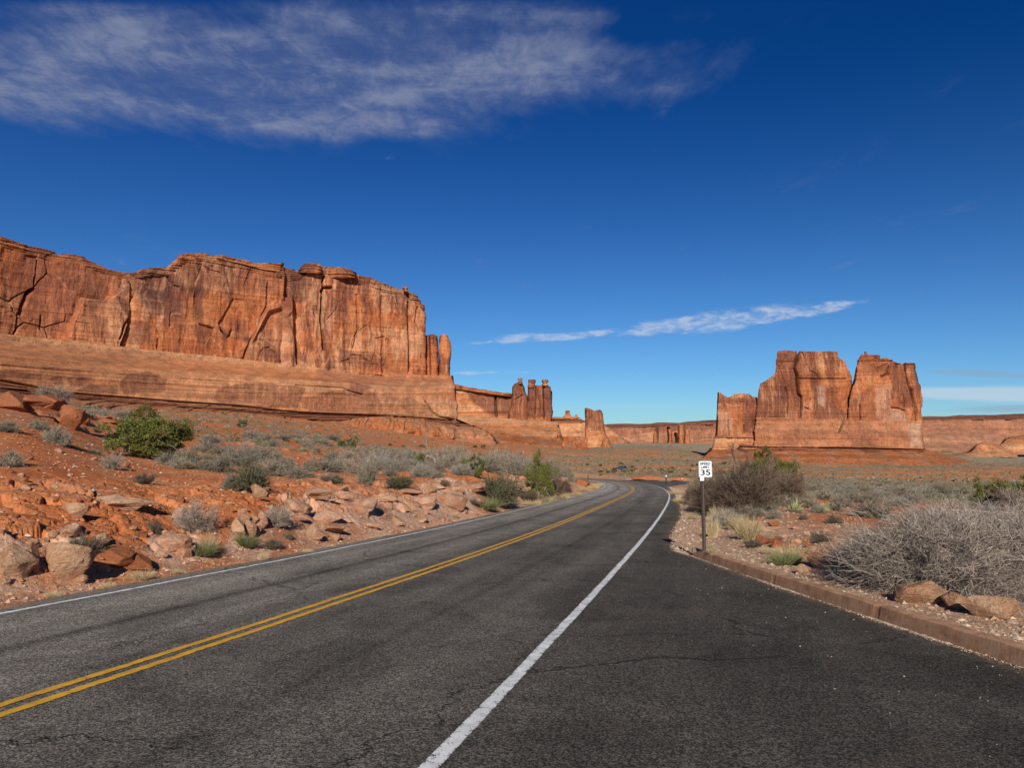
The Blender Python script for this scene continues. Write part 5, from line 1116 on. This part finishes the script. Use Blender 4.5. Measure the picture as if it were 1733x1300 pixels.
# dead twisted tree
def dead_tree():
    r_ = np.random.default_rng(5); e = bpy.data.objects.new('dead_tree', None); COL.objects.link(e); x, y, z = ground_at(742, 797)
    if y > 60: x, y, z = [float(v) for v in unproj(742, 797, 48.)]; z = float(terrain(np.array([x]), np.array([y]))[0])
    k = y/F; e.location = (x, y, z)
    def path(pts, r0, r1):
        P = np.array([[((a-742)*k), dy*k, (797-b)*k] for a, b, dy in pts])[None]; return tubes(P, r0, r1, (.33, .27, .21), r_, 6, 0)
    tr = join([path([(741, 800, 0), (739, 785, 3), (733, 776, 5), (724, 772, 6), (716, 775, 4), (708, 783, 2)], .055, .03)])
    br = join([path([(735, 778, 5), (727, 768, 2), (722, 755, 0), (721, 742, -2), (720, 730, -3), (727, 722, -4)], .05, .012), path([(722, 755, 0), (716, 748, 3), (711, 738, 3)], .02, .006), path([(721, 742, 0), (724, 733, 3), (733, 720, 6)], .02, .006),
               path([(728, 772, 3), (735, 762, 3), (733, 750, 3), (738, 742, 4)], .025, .006), path([(736, 781, 3), (748, 772, 0), (756, 770, 3)], .03, .008)])
    P = np.array([[((a-742)*k), 0, (797-b)*k] for a, b in [(727, 768), (722, 755), (721, 742), (720, 730), (727, 722)]])[None]
    tw = tubes(children(P, 60, 1.1, 12*k, 3, r_, .0, .3), .008, .003, (.30, .24, .2), r_)
    obj('trunk', vmesh('trunk', tr, True), e); obj('branches', vmesh('branches', join([br, tw]), True), e)
    tag(e, 'dead twisted tree with a bent pale trunk in the grey shrub band', 'tree')
dead_tree()

# ------------------------------------------------------------------ boulders and stones
def ico(sub):
    import bmesh
    b = bmesh.new(); bmesh.ops.create_icosphere(b, subdivisions=sub, radius=1.); b.verts.ensure_lookup_table()
    V = np.array([v.co[:] for v in b.verts]); Fq = np.array([[v.index for v in f.verts] for f in b.faces]); b.free(); return V, Fq
ICO = ico(5)
def boulder(seed, cuts=16, rough=.05, slab=0., und=0.):
    """a block with broken faces, half a metre in radius"""
    r_ = np.random.default_rng(seed); V, Fq = ICO; P = V*1.25
    P = np.sign(P)*np.abs(P)**.6
    for i in range(cuts):
        n = rvec(1, r_)[0]; 
        if i < 4: n = unit(np.array([[1, .2, .1], [-1, -.3, .2], [.2, 1, .1], [-.2, -1, .3]][i])+.35*r_.normal(size=3))
        d = .48+.34*r_.random(); k = P@n-d; P = P-np.where(k > 0, k*.985, 0)[:, None]*n
    P = P/np.ptp(P, axis=0).max()
    s = seed*3.7
    q = fbm(P[:, 0]*2.4+s, P[:, 1]*2.4, P[:, 2]*2.4, o=5, s=seed); be = fbm(P[:, 0]*.8+s, P[:, 1]*.8, P[:, 2]*9, o=3, s=seed+5)
    ly = P[:, 2]*6.5+1.2*fbm(P[:, 0]*1.5, P[:, 1]*1.5, o=2, s=seed); cr = .035*(vn(np.floor(ly), ly*0, s=seed+9)-.5)*2
    P = P*(1+rough*2.2*q+rough*1.0*be+cr)[:, None]
    if slab: P[:, 2] = P[:, 2]*(1-slab)+np.round(P[:, 2]*5)/5*slab
    if und: P[:, :2] *= (1-und*sstep(.1, -.35, P[:, 2]))[:, None]
    P[:, 2] -= P[:, 2].min(); P /= np.array([np.ptp(P[:, 0]), np.ptp(P[:, 1]), np.ptp(P[:, 2])]); P[:, :2] -= (P[:, :2].max(0)+P[:, :2].min(0))/2
    return P, Fq
BLD = {}
for nm, mt in (('pale', 'rock_pale'), ('red', 'rock_red'), ('tan', 'rock_tan')):
    BLD[nm] = [mesh_from('boulder', *boulder(40+i+len(nm)*10, 16+3*i, .035, 0, .0 if i % 3 else .35), M[mt], None, True) for i in range(5)]
    for me in BLD[nm]: me.set_sharp_from_angle(angle=math.radians(30))
def rock(kind, px, py, w, h, label, v=None, rot=None, dep=.8, tilt=(0, 0), sink=.14, group=None, ymax=None, name='boulder'):
    x, y, z = ground_at(px, py)
    if sink > 0: sink = max(sink, .38)
    if kind == 'pale' and px > 470 and px < 1000: h *= .66; w *= 1.08
    if ymax and y > ymax: y = ymax; x = float(unproj(px, py, y)[0]); z = float(terrain(np.array([x]), np.array([y]))[0])
    W_ = w/F*y; H_ = h/F*y; me = BLD[kind][v if v is not None else int(rng.integers(5))]
    o = obj(name, me, None, (x, y+W_*dep*.35, z-H_*sink), (tilt[0], tilt[1], rng.uniform(-.5, .5) if rot is None else rot), (W_, W_*dep, H_*(1+sink)))
    return tag(o, label, 'rock', group)
rock('tan', 16, 980, 60, 58, 'tall cream boulder at the far left edge, beside the dark vertical gap', 0, dep=.9); rock('tan', 47, 968, 26, 46, 'narrow upright rock wedged between two big cream boulders', 1, 0, 1.2)
rock('tan', 90, 978, 96, 56, 'widest cream boulder in the road cut, right of the dark vertical gap', 3, .1, .8); rock('pale', 108, 908, 36, 18, 'flat pale rock lying above the widest cream boulder', 2, 0, 1.2)
rock('tan', 168, 925, 24, 22, 'pale rock above the dark hollow on the lower left bank', 4); rock('red', 188, 956, 60, 28, 'dark red broken rock mass low on the bank, below the dark hollow', 2, dep=.9); rock('red', 232, 966, 50, 24, 'dark red rock at the foot of the bank, right of the broken mass', 1)
rock('tan', 206, 866, 96, 24, 'long overhanging tan ledge in the middle of the left bank', 0, 0, .5, sink=.0); rock('tan', 120, 872, 50, 20, 'short broken ledge left of the long overhanging one', 3, 0, .6, sink=.1); rock('tan', 182, 852, 50, 14, 'thin upper layer resting on the long overhanging ledge', 4, 0, .7, sink=.1)
rock('pale', 42, 830, 20, 9, 'small pale stone alone on the smooth slope at the far left', 1); rock('pale', 293, 880, 20, 26, 'upright pale rock touching the left of the bare leaning bush', 2, .3, .8, (0, .3))
rock('pale', 285, 932, 56, 24, 'flat pale rock near the road, left of the straw stalks', 4, 0, .9, (.25, 0)); rock('pale', 272, 945, 20, 14, 'small pale rock below the flat one near the road', 1); rock('red', 252, 905, 10, 8, 'tiny red rock beside the small dark green bush', 0)
rock('red', 10, 692, 60, 32, 'big red boulder at the far left skyline, cut by the photo edge', 1, 0, .9); rock('red', 46, 698, 56, 32, 'big red boulder with a black hollow under its right side', 0, .2, .9, (0, .06), sink=-.10); rock('red', 104, 720, 50, 36, 'lowest of the big red boulders, with a hollow at its right', 3, 0, 1.0, (0, .1)); rock('red', 70, 688, 50, 24, 'red boulder below the leafless bush, between its two neighbours', 2, 0, 1.)
rock('red', 134, 718, 26, 14, 'small red rock right of the lowest big red boulder', 4); rock('red', 160, 710, 46, 10, 'low red ledge behind the joined grey shrubs', 2, 0, .7); rock('red', 178, 716, 40, 8, 'thin red slab on the slope left of the large juniper', 1, 0, .7)
rock('tan', 537, 853, 52, 28, 'flat tan slab jutting out with a black shadow beneath', 0, 0, .8, (0, -.04), sink=-.22); rock('pale', 493, 866, 42, 26, 'smooth pale rock left of the jutting flat slab', 4, 0, 1.2, (0, .3)); rock('pale', 507, 882, 30, 20, 'pale rock directly below the smooth one', 1, 0, 1.)
rock('tan', 428, 840, 34, 18, 'tilted tan rock at the foot of the yellow green topped bush', 3, 0, .6, (0, .45)); rock('tan', 446, 841, 12, 16, 'small upright rock right of the tilted tan one', 1)
rock('pale', 408, 874, 18, 14, 'round reddish stone on the bank below the tilted tan rock', 2); rock('tan', 424, 886, 24, 16, 'blocky rock below the round reddish stone', 0); rock('pale', 441, 893, 22, 28, 'squarish pale block with a black gap at its right', 3, 0, .7); rock('tan', 401, 903, 28, 26, 'cream rock at the head of the green clump', 1); rock('pale', 420, 908, 22, 26, 'grey white rock right of the cream one', 4); rock('red', 384, 888, 22, 14, 'reddish flat rock right of the bare leaning bush', 0)
rock('pale', 612, 866, 46, 36, 'large rounded pink boulder in the middle of the pale outcrop', 2, 0, .9); rock('pale', 582, 846, 34, 15, 'flat pink rock left of the large rounded boulder', 4); rock('pale', 530, 915, 32, 42, 'tall pale rock low in the outcrop, nearest the road', 1, 0, .8); rock('pale', 560, 906, 44, 28, 'pale rock with an arched hollow near the road', 0, 0, .7, sink=-.1)
rock('pale', 552, 882, 50, 26, 'pale shelf rock above the arched hollow', 3, 0, .9); rock('pale', 678, 866, 26, 20, 'blocky pale rock low in the outcrop', 3); rock('pale', 716, 862, 40, 34, 'pale rock face below the low wide olive bush', 2, .2, .9); rock('pale', 762, 860, 46, 36, 'largest furrowed pale rock at the right of the outcrop', 4, -.2, .9); rock('pale', 625, 896, 30, 18, 'pale rock at the road end of the outcrop, beyond the gravel', 0)
rock('pale', 650, 850, 44, 22, 'pale cracked rock between the rounded boulder and the blocky one', 1, 0, .9); rock('pale', 690, 838, 44, 14, 'flat pale rock just below the low wide olive bush', 0, 0, .9); rock('pale', 735, 828, 40, 14, 'flat pale rock beside the small grey bush', 3); rock('pale', 800, 832, 42, 20, 'pale rock left of the large dark olive bush', 2); rock('pale', 868, 828, 36, 24, 'pale rock between the two large roadside bushes', 1, ymax=50); rock('pale', 948, 806, 32, 18, 'pale rock above the last red bank before the bend', 4, ymax=66); rock('red', 985, 822, 28, 12, 'red rock low on the last bank before the bend', 2)
_r = np.random.default_rng(3); _kk = 0
while _kk < 56:
    P = PALE[[0, 1, 2, 3, 3, 3, 3, 4, 5][int(_r.integers(9))]]; xs = [p[0] for p in P]; ys = [p[1] for p in P]; a, b = _r.uniform(max(min(xs), 0), max(xs)), _r.uniform(min(ys), max(ys))
    if not inpoly(np.array([a]), np.array([b]), P)[0]: continue
    s_ = _r.uniform(7, 22)*(1 if _kk > 30 else 1.3); rock(['pale', 'pale', 'tan'][int(_r.integers(3))], a, b, s_, s_*_r.uniform(.4, .8), 'broken pale stone embedded in the left road cut', dep=_r.uniform(.7, 1.2), tilt=(_r.uniform(-.3, .3), _r.uniform(-.4, .4)), sink=.5, group='broken pale stones in the left road cut', name='stone'); _kk += 1
for _kk in range(60):
    a = _r.uniform(0, 470); b = poly([(0, 800), (300, 830), (480, 850)], np.array([a]))[0]+_r.uniform(-60, 120)*(.8 if a < 300 else .4); s_ = _r.uniform(5, 15)
    rock(['red', 'red', 'tan'][int(_r.integers(3))], a, b, s_, s_*_r.uniform(.35, .7), 'small loose rock on the red bank at the left', dep=_r.uniform(.7, 1.2), tilt=(_r.uniform(-.3, .3), _r.uniform(-.4, .4)), sink=.3, group='loose rocks on the red bank', name='stone')
rock('red', 1110, 813.5, 84, 8, 'low red dirt bank on the far side of the bend', 1, 0, .4, ymax=150); rock('red', 1158, 813, 50, 5, 'lower red dirt bank beside the larger one beyond the bend', 2, 0, .4, ymax=150)
# right side
rock('tan', 1572, 1024, 84, 36, 'low rounded tan boulder behind the kerb, with a black shadow at its left', 4, 0, .8, (0, .05)); rock('tan', 1636, 1034, 52, 26, 'grey topped rock touching the tan boulder on its right', 1, 0, .9); rock('tan', 1695, 1050, 90, 36, 'orange faced boulder behind the kerb, cut by the right edge', 3, .1, .8)
rock('tan', 1466, 986, 84, 14, 'flat ledge of rock between the kerb and the huge branchy bush', 2, 0, .6); rock('tan', 1412, 964, 74, 34, 'pale rock ledge under the left end of the branchy bushes', 3, .2, 1., sink=.2); rock('tan', 1366, 974, 26, 18, 'crumbly rock beside the black hollow near the kerb', 0); rock('tan', 1345, 950, 26, 12, 'flat rock roofing the black hollow near the kerb', 1, 0, .8, sink=-.3)
for a in [(1300, 922, 30, 12), (1318, 926, 22, 14), (1338, 930, 24, 10), (1350, 921, 20, 9), (1290, 914, 18, 8), (1296, 900, 22, 8), (1288, 897, 16, 12), (1310, 892, 20, 8), (1280, 905, 16, 6), (1370, 925, 16, 8), (1330, 912, 26, 8), (1366, 904, 14, 6), (1270, 888, 22, 8), (1388, 935, 30, 8), (1360, 938, 18, 6), (1500, 985, 20, 7), (1530, 992, 14, 6), (1385, 958, 20, 10), (1290, 882, 20, 6), (1400, 900, 16, 5), (1350, 896, 20, 5), (1436, 905, 14, 5)]:
    rock(['tan', 'red', 'pale'][int(_r.integers(3))], *a, 'small rough rock in the rubble around the dark hollows', sink=.1, group='small rocks in the rubble right of the sign', name='stone')

def pebbles(n, seed, side):
    r_ = np.random.default_rng(seed)
    if side == 'verge':
        s = r_.uniform(2, 95, n)**1.; s = 2+93*(r_.random(n)**1.6); lr_ = r_.random(n) < .5
        e = np.abs(r_.normal(size=n))*1.0+.02; t_ = np.where(lr_, edge_l(s)-e*.9, edge_r(s)+e*1.6+.2*(s < S_KERB)); x, y, _ = rpos(s, t_)
    else:
        az = np.radians(r_.uniform(-36, 36, n)); R = np.exp(r_.uniform(math.log(9), math.log(48), n)); x, y = R*np.sin(az), R*np.cos(az)
    z, q = terrain(x, y, True); keep = (q['e'] > .03) & ~((q['e'] < .27) & (q['s'] < S_KERB)); x, y, z, R = x[keep], y[keep], z[keep], q['r'][keep]; n = len(x)
    sz = (.004+.010*r_.random(n)+.045*r_.random(n)**12)*(1+R*.022)
    O = np.array([(1, 0, 0), (0, 1, 0), (-1, 0, 0), (0, -1, 0), (0, 0, 1), (0, 0, -.5)]); T = np.array([(0, 1, 4), (1, 2, 4), (2, 3, 4), (3, 0, 4), (1, 0, 5), (2, 1, 5), (3, 2, 5), (0, 3, 5)])
    a = r_.random(n)*6.28; c, s_ = np.cos(a)[:, None], np.sin(a)[:, None]; W_ = O[None]*(.7+.6*r_.random((n, 6, 1)))*np.array([1, .75, .6])
    V = np.stack([W_[..., 0]*c-W_[..., 1]*s_, W_[..., 0]*s_+W_[..., 1]*c, W_[..., 2]], -1)*sz[:, None, None]+np.stack([x, y, z+sz*.1], 1)[:, None]
    pal = np.array([(.50, .21, .10), (.54, .31, .19), (.62, .44, .32), (.42, .19, .11), (.52, .36, .26)]); C = pal[r_.choice(5, n, p=[.32, .28, .14, .16, .10])]; rt = q['right'][keep]; C = np.where(rt[:, None], np.array([(.50, .37, .25), (.45, .31, .2), (.60, .46, .33), (.44, .26, .16), (.36, .27, .2)])[r_.choice(5, n)], C)*(1+.15*r_.normal(size=(n, 1))); sz = np.where(rt, sz*.75, sz)
    return V.reshape(-1, 3), (T[None]+np.arange(n)[:, None, None]*6).reshape(-1, 3), np.clip(np.repeat(C, 6, 0), .02, 1)
tag(obj('gravel', vmesh('gravel', pebbles(26000, 11, 'verge'))), 'loose tan and red gravel along both road edges', 'gravel', kind='stuff')
def gutter(n, seed):
    """grit gathered along the foot of the kerb and scattered over the pullout"""
    r_ = np.random.default_rng(seed); s = r_.uniform(1, S_KERB+1, n); k_ = r_.random(n) < .96; e = np.where(k_, np.abs(r_.normal(size=n))*.05+.004, r_.uniform(0, 2.5, n)); t_ = edge_r(s)-e; ok = (fbm(s*1.3, s*0, o=3, s=5) > -.05+.4*r_.normal(size=n)) | ~k_; s, t_, e = s[ok], t_[ok], e[ok]; n = len(s)
    x, y, z = rpos(s, t_); sz = (.003+.005*r_.random(n)+.010*r_.random(n)**8)
    O = np.array([(1, 0, 0), (0, 1, 0), (-1, 0, 0), (0, -1, 0), (0, 0, .8), (0, 0, -.5)]); T = np.array([(0, 1, 4), (1, 2, 4), (2, 3, 4), (3, 0, 4), (1, 0, 5), (2, 1, 5), (3, 2, 5), (0, 3, 5)])
    V = O[None]*(.7+.6*r_.random((n, 6, 1)))*sz[:, None, None]+np.stack([x, y, z+.006+sz*.2], 1)[:, None]; C = np.array([(.36, .26, .18), (.28, .2, .145), (.46, .38, .31)])[r_.choice(3, n)]*(1+.15*r_.normal(size=(n, 1)))
    return V.reshape(-1, 3), (T[None]+np.arange(n)[:, None, None]*6).reshape(-1, 3), np.clip(np.repeat(C, 6, 0), .02, 1)
tag(obj('grit', vmesh('grit', gutter(11000, 14))), 'fine pale grit gathered at the foot of the kerb', 'grit', kind='stuff')
tag(obj('small_stones', vmesh('small_stones', pebbles(52000, 12, 'slope'))), 'small stones strewn over the red slopes', 'stones', kind='stuff')

# ------------------------------------------------------------------ sign and posts
M['post'] = flat_mat('brown_post_paint', (.045, .028, .021), .65, .25); M['white_sheet'] = flat_mat('white_sheeting', (.80, .82, .84), .45, .4, var=.04)
M['black'] = flat_mat('black_lettering', (.012, .012, .014), .5, .3); M['steel'] = flat_mat('grey_steel', (.42, .43, .44), .4, .5, .7); M['hole'] = flat_mat('post_hole', (.42, .36, .30), .8, .1)
M['wood'] = flat_mat('weathered_wood', (.30, .21, .15), .9, .1, var=.3)
def text_mesh(body, size, mat, bold, wid, hgt):
    c = bpy.data.curves.new(body.lower(), 'FONT'); c.body = body; c.size = size; c.align_x = 'CENTER'; c.align_y = 'CENTER'; c.offset = bold; c.extrude = .0006; c.resolution_u = 6
    o = bpy.data.objects.new('t', c); COL.objects.link(o); bpy.context.view_layer.update(); me = bpy.data.meshes.new_from_object(o.evaluated_get(bpy.context.evaluated_depsgraph_get()))
    bpy.data.objects.remove(o); me.materials.clear(); me.materials.append(mat)
    v = np.array([p.co[:] for p in me.vertices]); v -= (v.max(0)+v.min(0))/2
    v[:, 0] *= wid/np.ptp(v[:, 0]); v[:, 1] *= hgt/np.ptp(v[:, 1]); v2 = np.stack([v[:, 0], -v[:, 2], v[:, 1]], 1); me.vertices.foreach_set('co', v2.astype(np.float32).ravel()); me.update(); return me
def make_sign():
    x, y, z = ground_at(1192.5, 943.5); k = y/F
    e = bpy.data.objects.new('speed_limit_sign', None); COL.objects.link(e); e.location = (x, y, z); e.rotation_euler = (0, math.radians(-.55), math.radians(3)); e.empty_display_size = .3
    tag(e, 'white SPEED LIMIT 35 sign on a brown perforated post at the kerb end', 'road sign')
    b = MB(); W_ = .075
    top = (943.5-812)*k
    for sx in (-1, 1): b.box((sx*W_*.5, .012, top/2-.1), (.006, .03, top+.2))
    b.box((0, -.002, top/2-.1), (W_+.006, .006, top+.2)); 
    obj('post', b.mesh('post', M['post']), e)
    h = MB()
    for i in range(int(top/.0508)-2): h.cyl((.012, -.0052, .06+i*.0508), (.012, -.0066, .06+i*.0508), .0075, .0075, 8)
    o = obj('bolt_holes', h.mesh('bolt_holes', M['hole']), e); o['kind'] = 'stuff'
    pw, ph = 22.4*k, 27.3*k; cx = (1196.7-1191.6)*k; cz = (943.5-797.2)*k
    p = MB(); p2 = MB(); r = .1*pw
    def rr(w, hh, rad, y0, y1, m_):
        pts = []
        for qx, qz, a0 in ((1, 1, 0), (-1, 1, 90), (-1, -1, 180), (1, -1, 270)):
            for i in range(6):
                a = math.radians(a0+i*18); pts.append((cx+qx*(w/2-rad)+rad*math.cos(a), cz+qz*(hh/2-rad)+rad*math.sin(a)))
        n = len(pts); V = [(a, y0, b_) for a, b_ in pts]+[(a, y1, b_) for a, b_ in pts]
        m_.add(V, [tuple(range(n)), tuple(range(n, 2*n))[::-1]]+[(i, n+i, n+(i+1) % n, (i+1) % n) for i in range(n)])
    rr(pw, ph, r, -.0105, -.0075, p); pan = obj('panel', p.mesh('panel', M['white_sheet']), e)
    # thin black border line
    bd = MB()
    n = 40
    def ring(w, hh, rad):
        pts = []
        for qx, qz, a0 in ((1, 1, 0), (-1, 1, 90), (-1, -1, 180), (1, -1, 270)):
            for i in range(6):
                a = math.radians(a0+i*18); pts.append((cx+qx*(w/2-rad)+rad*math.cos(a), cz+qz*(hh/2-rad)+rad*math.sin(a)))
        return pts
    A, B = ring(pw*.955, ph*.965, r*.8), ring(pw*.925, ph*.94, r*.72); m_ = len(A)
    bd.add([(a, -.0115, c) for a, c in A]+[(a, -.0115, c) for a, c in B], [(i, (i+1) % m_, m_+(i+1) % m_, m_+i) for i in range(m_)])
    obj('border', bd.mesh('border', M['black']), pan)
    for body, dz, bold, wf, hf in (('SPEED', .33, .009, .80, .155), ('LIMIT', .125, .009, .62, .145), ('35', -.20, .012, .76, .35)):
        me = text_mesh(body, hf*1.4*ph, M['black'], bold*ph, wf*pw, hf*ph)
        obj('lettering', me, pan, (cx, -.0116, cz+dz*ph))
    bl = MB()
    for dz in (.455, -.44): bl.cyl((cx-.004, -.0105, cz+dz*ph), (cx-.004, -.0165, cz+dz*ph), .007, .007, 8)
    obj('bolts', bl.mesh('bolts', M['steel']), pan)
    t = MB(); tw, th = 6.8*k, 7.*k; tx = (1190.7-1191.6)*k; tz = (943.5-813.2)*k; t.box((tx, -.0085, tz), (tw, .003, th)); tp = obj('tab_plate', t.mesh('tab_plate', M['white_sheet']), e)
    bb = MB()
    for dz in (.25, -.28): bb.cyl((tx-.004, -.010, tz+dz*th), (tx-.004, -.015, tz+dz*th), .006, .006, 8)
    obj('bolts', bb.mesh('bolts', M['steel']), tp)
    f = MB(); f.cyl((0, .01, -.05), (0, .01, .035), .085, .07, 10); obj('footing', f.mesh('footing', M['kerb']), e)
make_sign()
def marker(px, py, top, wpx, label, head=None, cat='post', lean=0, mat='post', ymax=None):
    x, y, z = ground_at(px, py)
    if ymax and y > ymax: x, y, z = [float(v) for v in unproj(px, py, ymax)]; z = float(terrain(np.array([x]), np.array([y]))[0])
    k = y/F; zt = float(unproj(px, top, y)[2])-z; w = wpx*k
    e = bpy.data.objects.new('marker_post', None); COL.objects.link(e); e.location = (x, y, z); e.rotation_euler = (0, lean, .1); tag(e, label, cat)
    b = MB(); b.box((0, 0, zt/2-.1), (w, w*.7, zt+.2), bev=w*.15); obj('post', b.mesh('post', M[mat]), e)
    if head:
        hb = MB(); hb.box((0, -w*.37, zt-head*k/2), (w*1.15, w*.1, head*k), bev=w*.04); obj('reflector', hb.mesh('reflector', M['white_sheet']), e)
marker(1197.8, 861, 808, 4., 'weathered tan post standing behind the speed limit sign', mat='wood', ymax=40)
marker(1127.5, 823, 805, 1.9, 'brown marker post with a pale reflector at the outside of the bend', 2.2, ymax=115)
marker(995.3, 814.5, 804, 1.2, 'thin dark marker post at the left of the bend', ymax=150)
marker(1058.5, 813, 803, 1.0, 'thin reddish post on the far side of the bend', mat='wood', ymax=165); marker(1154.3, 817, 810, 1.2, 'short white topped post at the mouth of the side road', 1.6, ymax=140)

# ------------------------------------------------------------------ dark car far down the road
def make_car():
    M['car_paint'] = flat_mat('dark_paint', (.035, .035, .04), .35, .5, .2, .03); M['car_glass'] = flat_mat('dark_glass', (.012, .013, .015), .12, .6, 0, .02); M['tyre'] = flat_mat('tyre_rubber', (.02, .02, .02), .85, .2); M['rim'] = flat_mat('wheel_rim', (.45, .45, .46), .4, .5, .6)
    M['lamp'] = flat_mat('lamp_lens', (.5, .06, .04), .3, .5)
    x, y, z = ground_at(1051, 797.3); e = bpy.data.objects.new('parked_car', None); COL.objects.link(e); e.location = (x, y, z+.15); e.rotation_euler = (0, 0, math.radians(3)); e['physics'] = 0
    tag(e, 'tiny dark car seen side on in the scrub beyond the bend', 'car'); s = y*21/F/4.8; e.scale = (s, s, s); del e['physics']
    prof = [(-2.4, .42), (-2.38, .75), (-2.2, .92), (-1.45, 1.05), (-.75, 1.62), (-.45, 1.72), (1.55, 1.74), (1.95, 1.66), (2.3, 1.1), (2.38, .8), (2.38, .42), (2.2, .3), (-2.2, .3)]
    b = MB(); n = len(prof); V = []
    for yy, ins in ((-.9, .06), (-.82, 0), (.82, 0), (.9, .06)):
        for a, c in prof: V.append((a*(1-ins*.2), yy*(.86 if c > 1.2 else 1), c-(ins if c > 1 else 0)))
    Fs = [tuple(range(n))[::-1], tuple(range(3*n, 4*n))]
    for r in range(3):
        for i in range(n): Fs.append((r*n+i, r*n+(i+1) % n, (r+1)*n+(i+1) % n, (r+1)*n+i))
    b.add(V, Fs); body = obj('body', b.mesh('body', M['car_paint']), e)
    for x0, x1, t0, t1 in ((-1.25, -.25, -.68, -.3), (-.15, .75, -.15, .75), (.85, 1.95, .85, 1.72)):
        w = MB(); Vw = [(x0, -.905, 1.08), (x1, -.905, 1.08), (t1, -.80, 1.6), (t0, -.80, 1.6), (x0, -.86, 1.08), (x1, -.86, 1.08), (t1, -.76, 1.6), (t0, -.76, 1.6)]
        w.add(Vw, [(0, 1, 2, 3), (4, 7, 6, 5), (0, 4, 5, 1), (1, 5, 6, 2), (2, 6, 7, 3), (3, 7, 4, 0)]); obj('window', w.mesh('window', M['car_glass']), body)
    for wx in (-1.5, 1.5):
        for wy in (-.86, .86):
            w = MB(); w.cyl((wx, wy-.1, .33), (wx, wy+.1, .33), .33, .33, 20); wl = obj('wheel', w.mesh('wheel', M['tyre']), e)
            r_ = MB(); r_.cyl((wx, wy-.106, .33), (wx, wy+.106, .33), .2, .2, 16); obj('rim', r_.mesh('rim', M['rim']), wl)
    l = MB(); l.box((2.36, -.6, .95), (.06, .3, .2)); obj('tail_light', l.mesh('tail_light', M['lamp']), body)
make_car()

# ------------------------------------------------------------------ say which one each look-alike shrub is
ORDN = ['leftmost', 'second', 'third', 'fourth', 'fifth', 'sixth', 'seventh', 'eighth', 'ninth', 'tenth', 'eleventh', 'twelfth', 'thirteenth', 'fourteenth', 'fifteenth', 'sixteenth', 'seventeenth']
SECT = {'grey shrubs crowding the slope right of the large juniper': [(999, 'grey shrubs crowded right of the large juniper')],
 'grey shrubs in the thick clump mid slope': [(999, 'grey shrubs clumped right of the yellow green bush')],
 'tiny grey shrubs high on the red slope': [(999, 'tiny grey shrubs scattered high on the red slope')],
 'dry grass tufts along the left road edge': [(1100, 'dry tufts lining the left road edge')],
 'thin dry tufts on the left verge': [(1100, 'thin dry tufts on the gravel of the left verge')],
 'small shrubs at the far edge of the belt': [(1800, 'small shrubs edging the far side of the belt')],
 GB: [(645, 'grey shrubs in the band left of the round juniper'), (745, 'grey shrubs around the dead twisted trunk'), (815, 'grey shrubs around the upright juniper'), (999, 'grey shrubs before the broad dark juniper')],
 'grey shrubs in the belt right of the thicket': [(1347, 'grey shrubs between the thicket and the larger yucca'), (1400, 'grey shrubs between the two yuccas'), (1475, 'grey shrubs right of the smaller yucca'), (1800, 'grey shrubs behind the huge branchy bushes')]}
for g_, secs in SECT.items():
    mem = sorted([(px_, i_) for i_, (o_, px_) in enumerate(PLACED) if o_.get('group') == g_]); lo_ = -1
    for hi_, ph_ in secs:
        part_ = [i_ for px_, i_ in mem if lo_ < px_ <= hi_]; lo_ = hi_
        for n_, i_ in enumerate(part_):
            PLACED[i_][0]['label'] = (ORDN[n_]+(' ' if n_ == 0 else ' from the left ')+'of the '+ph_)
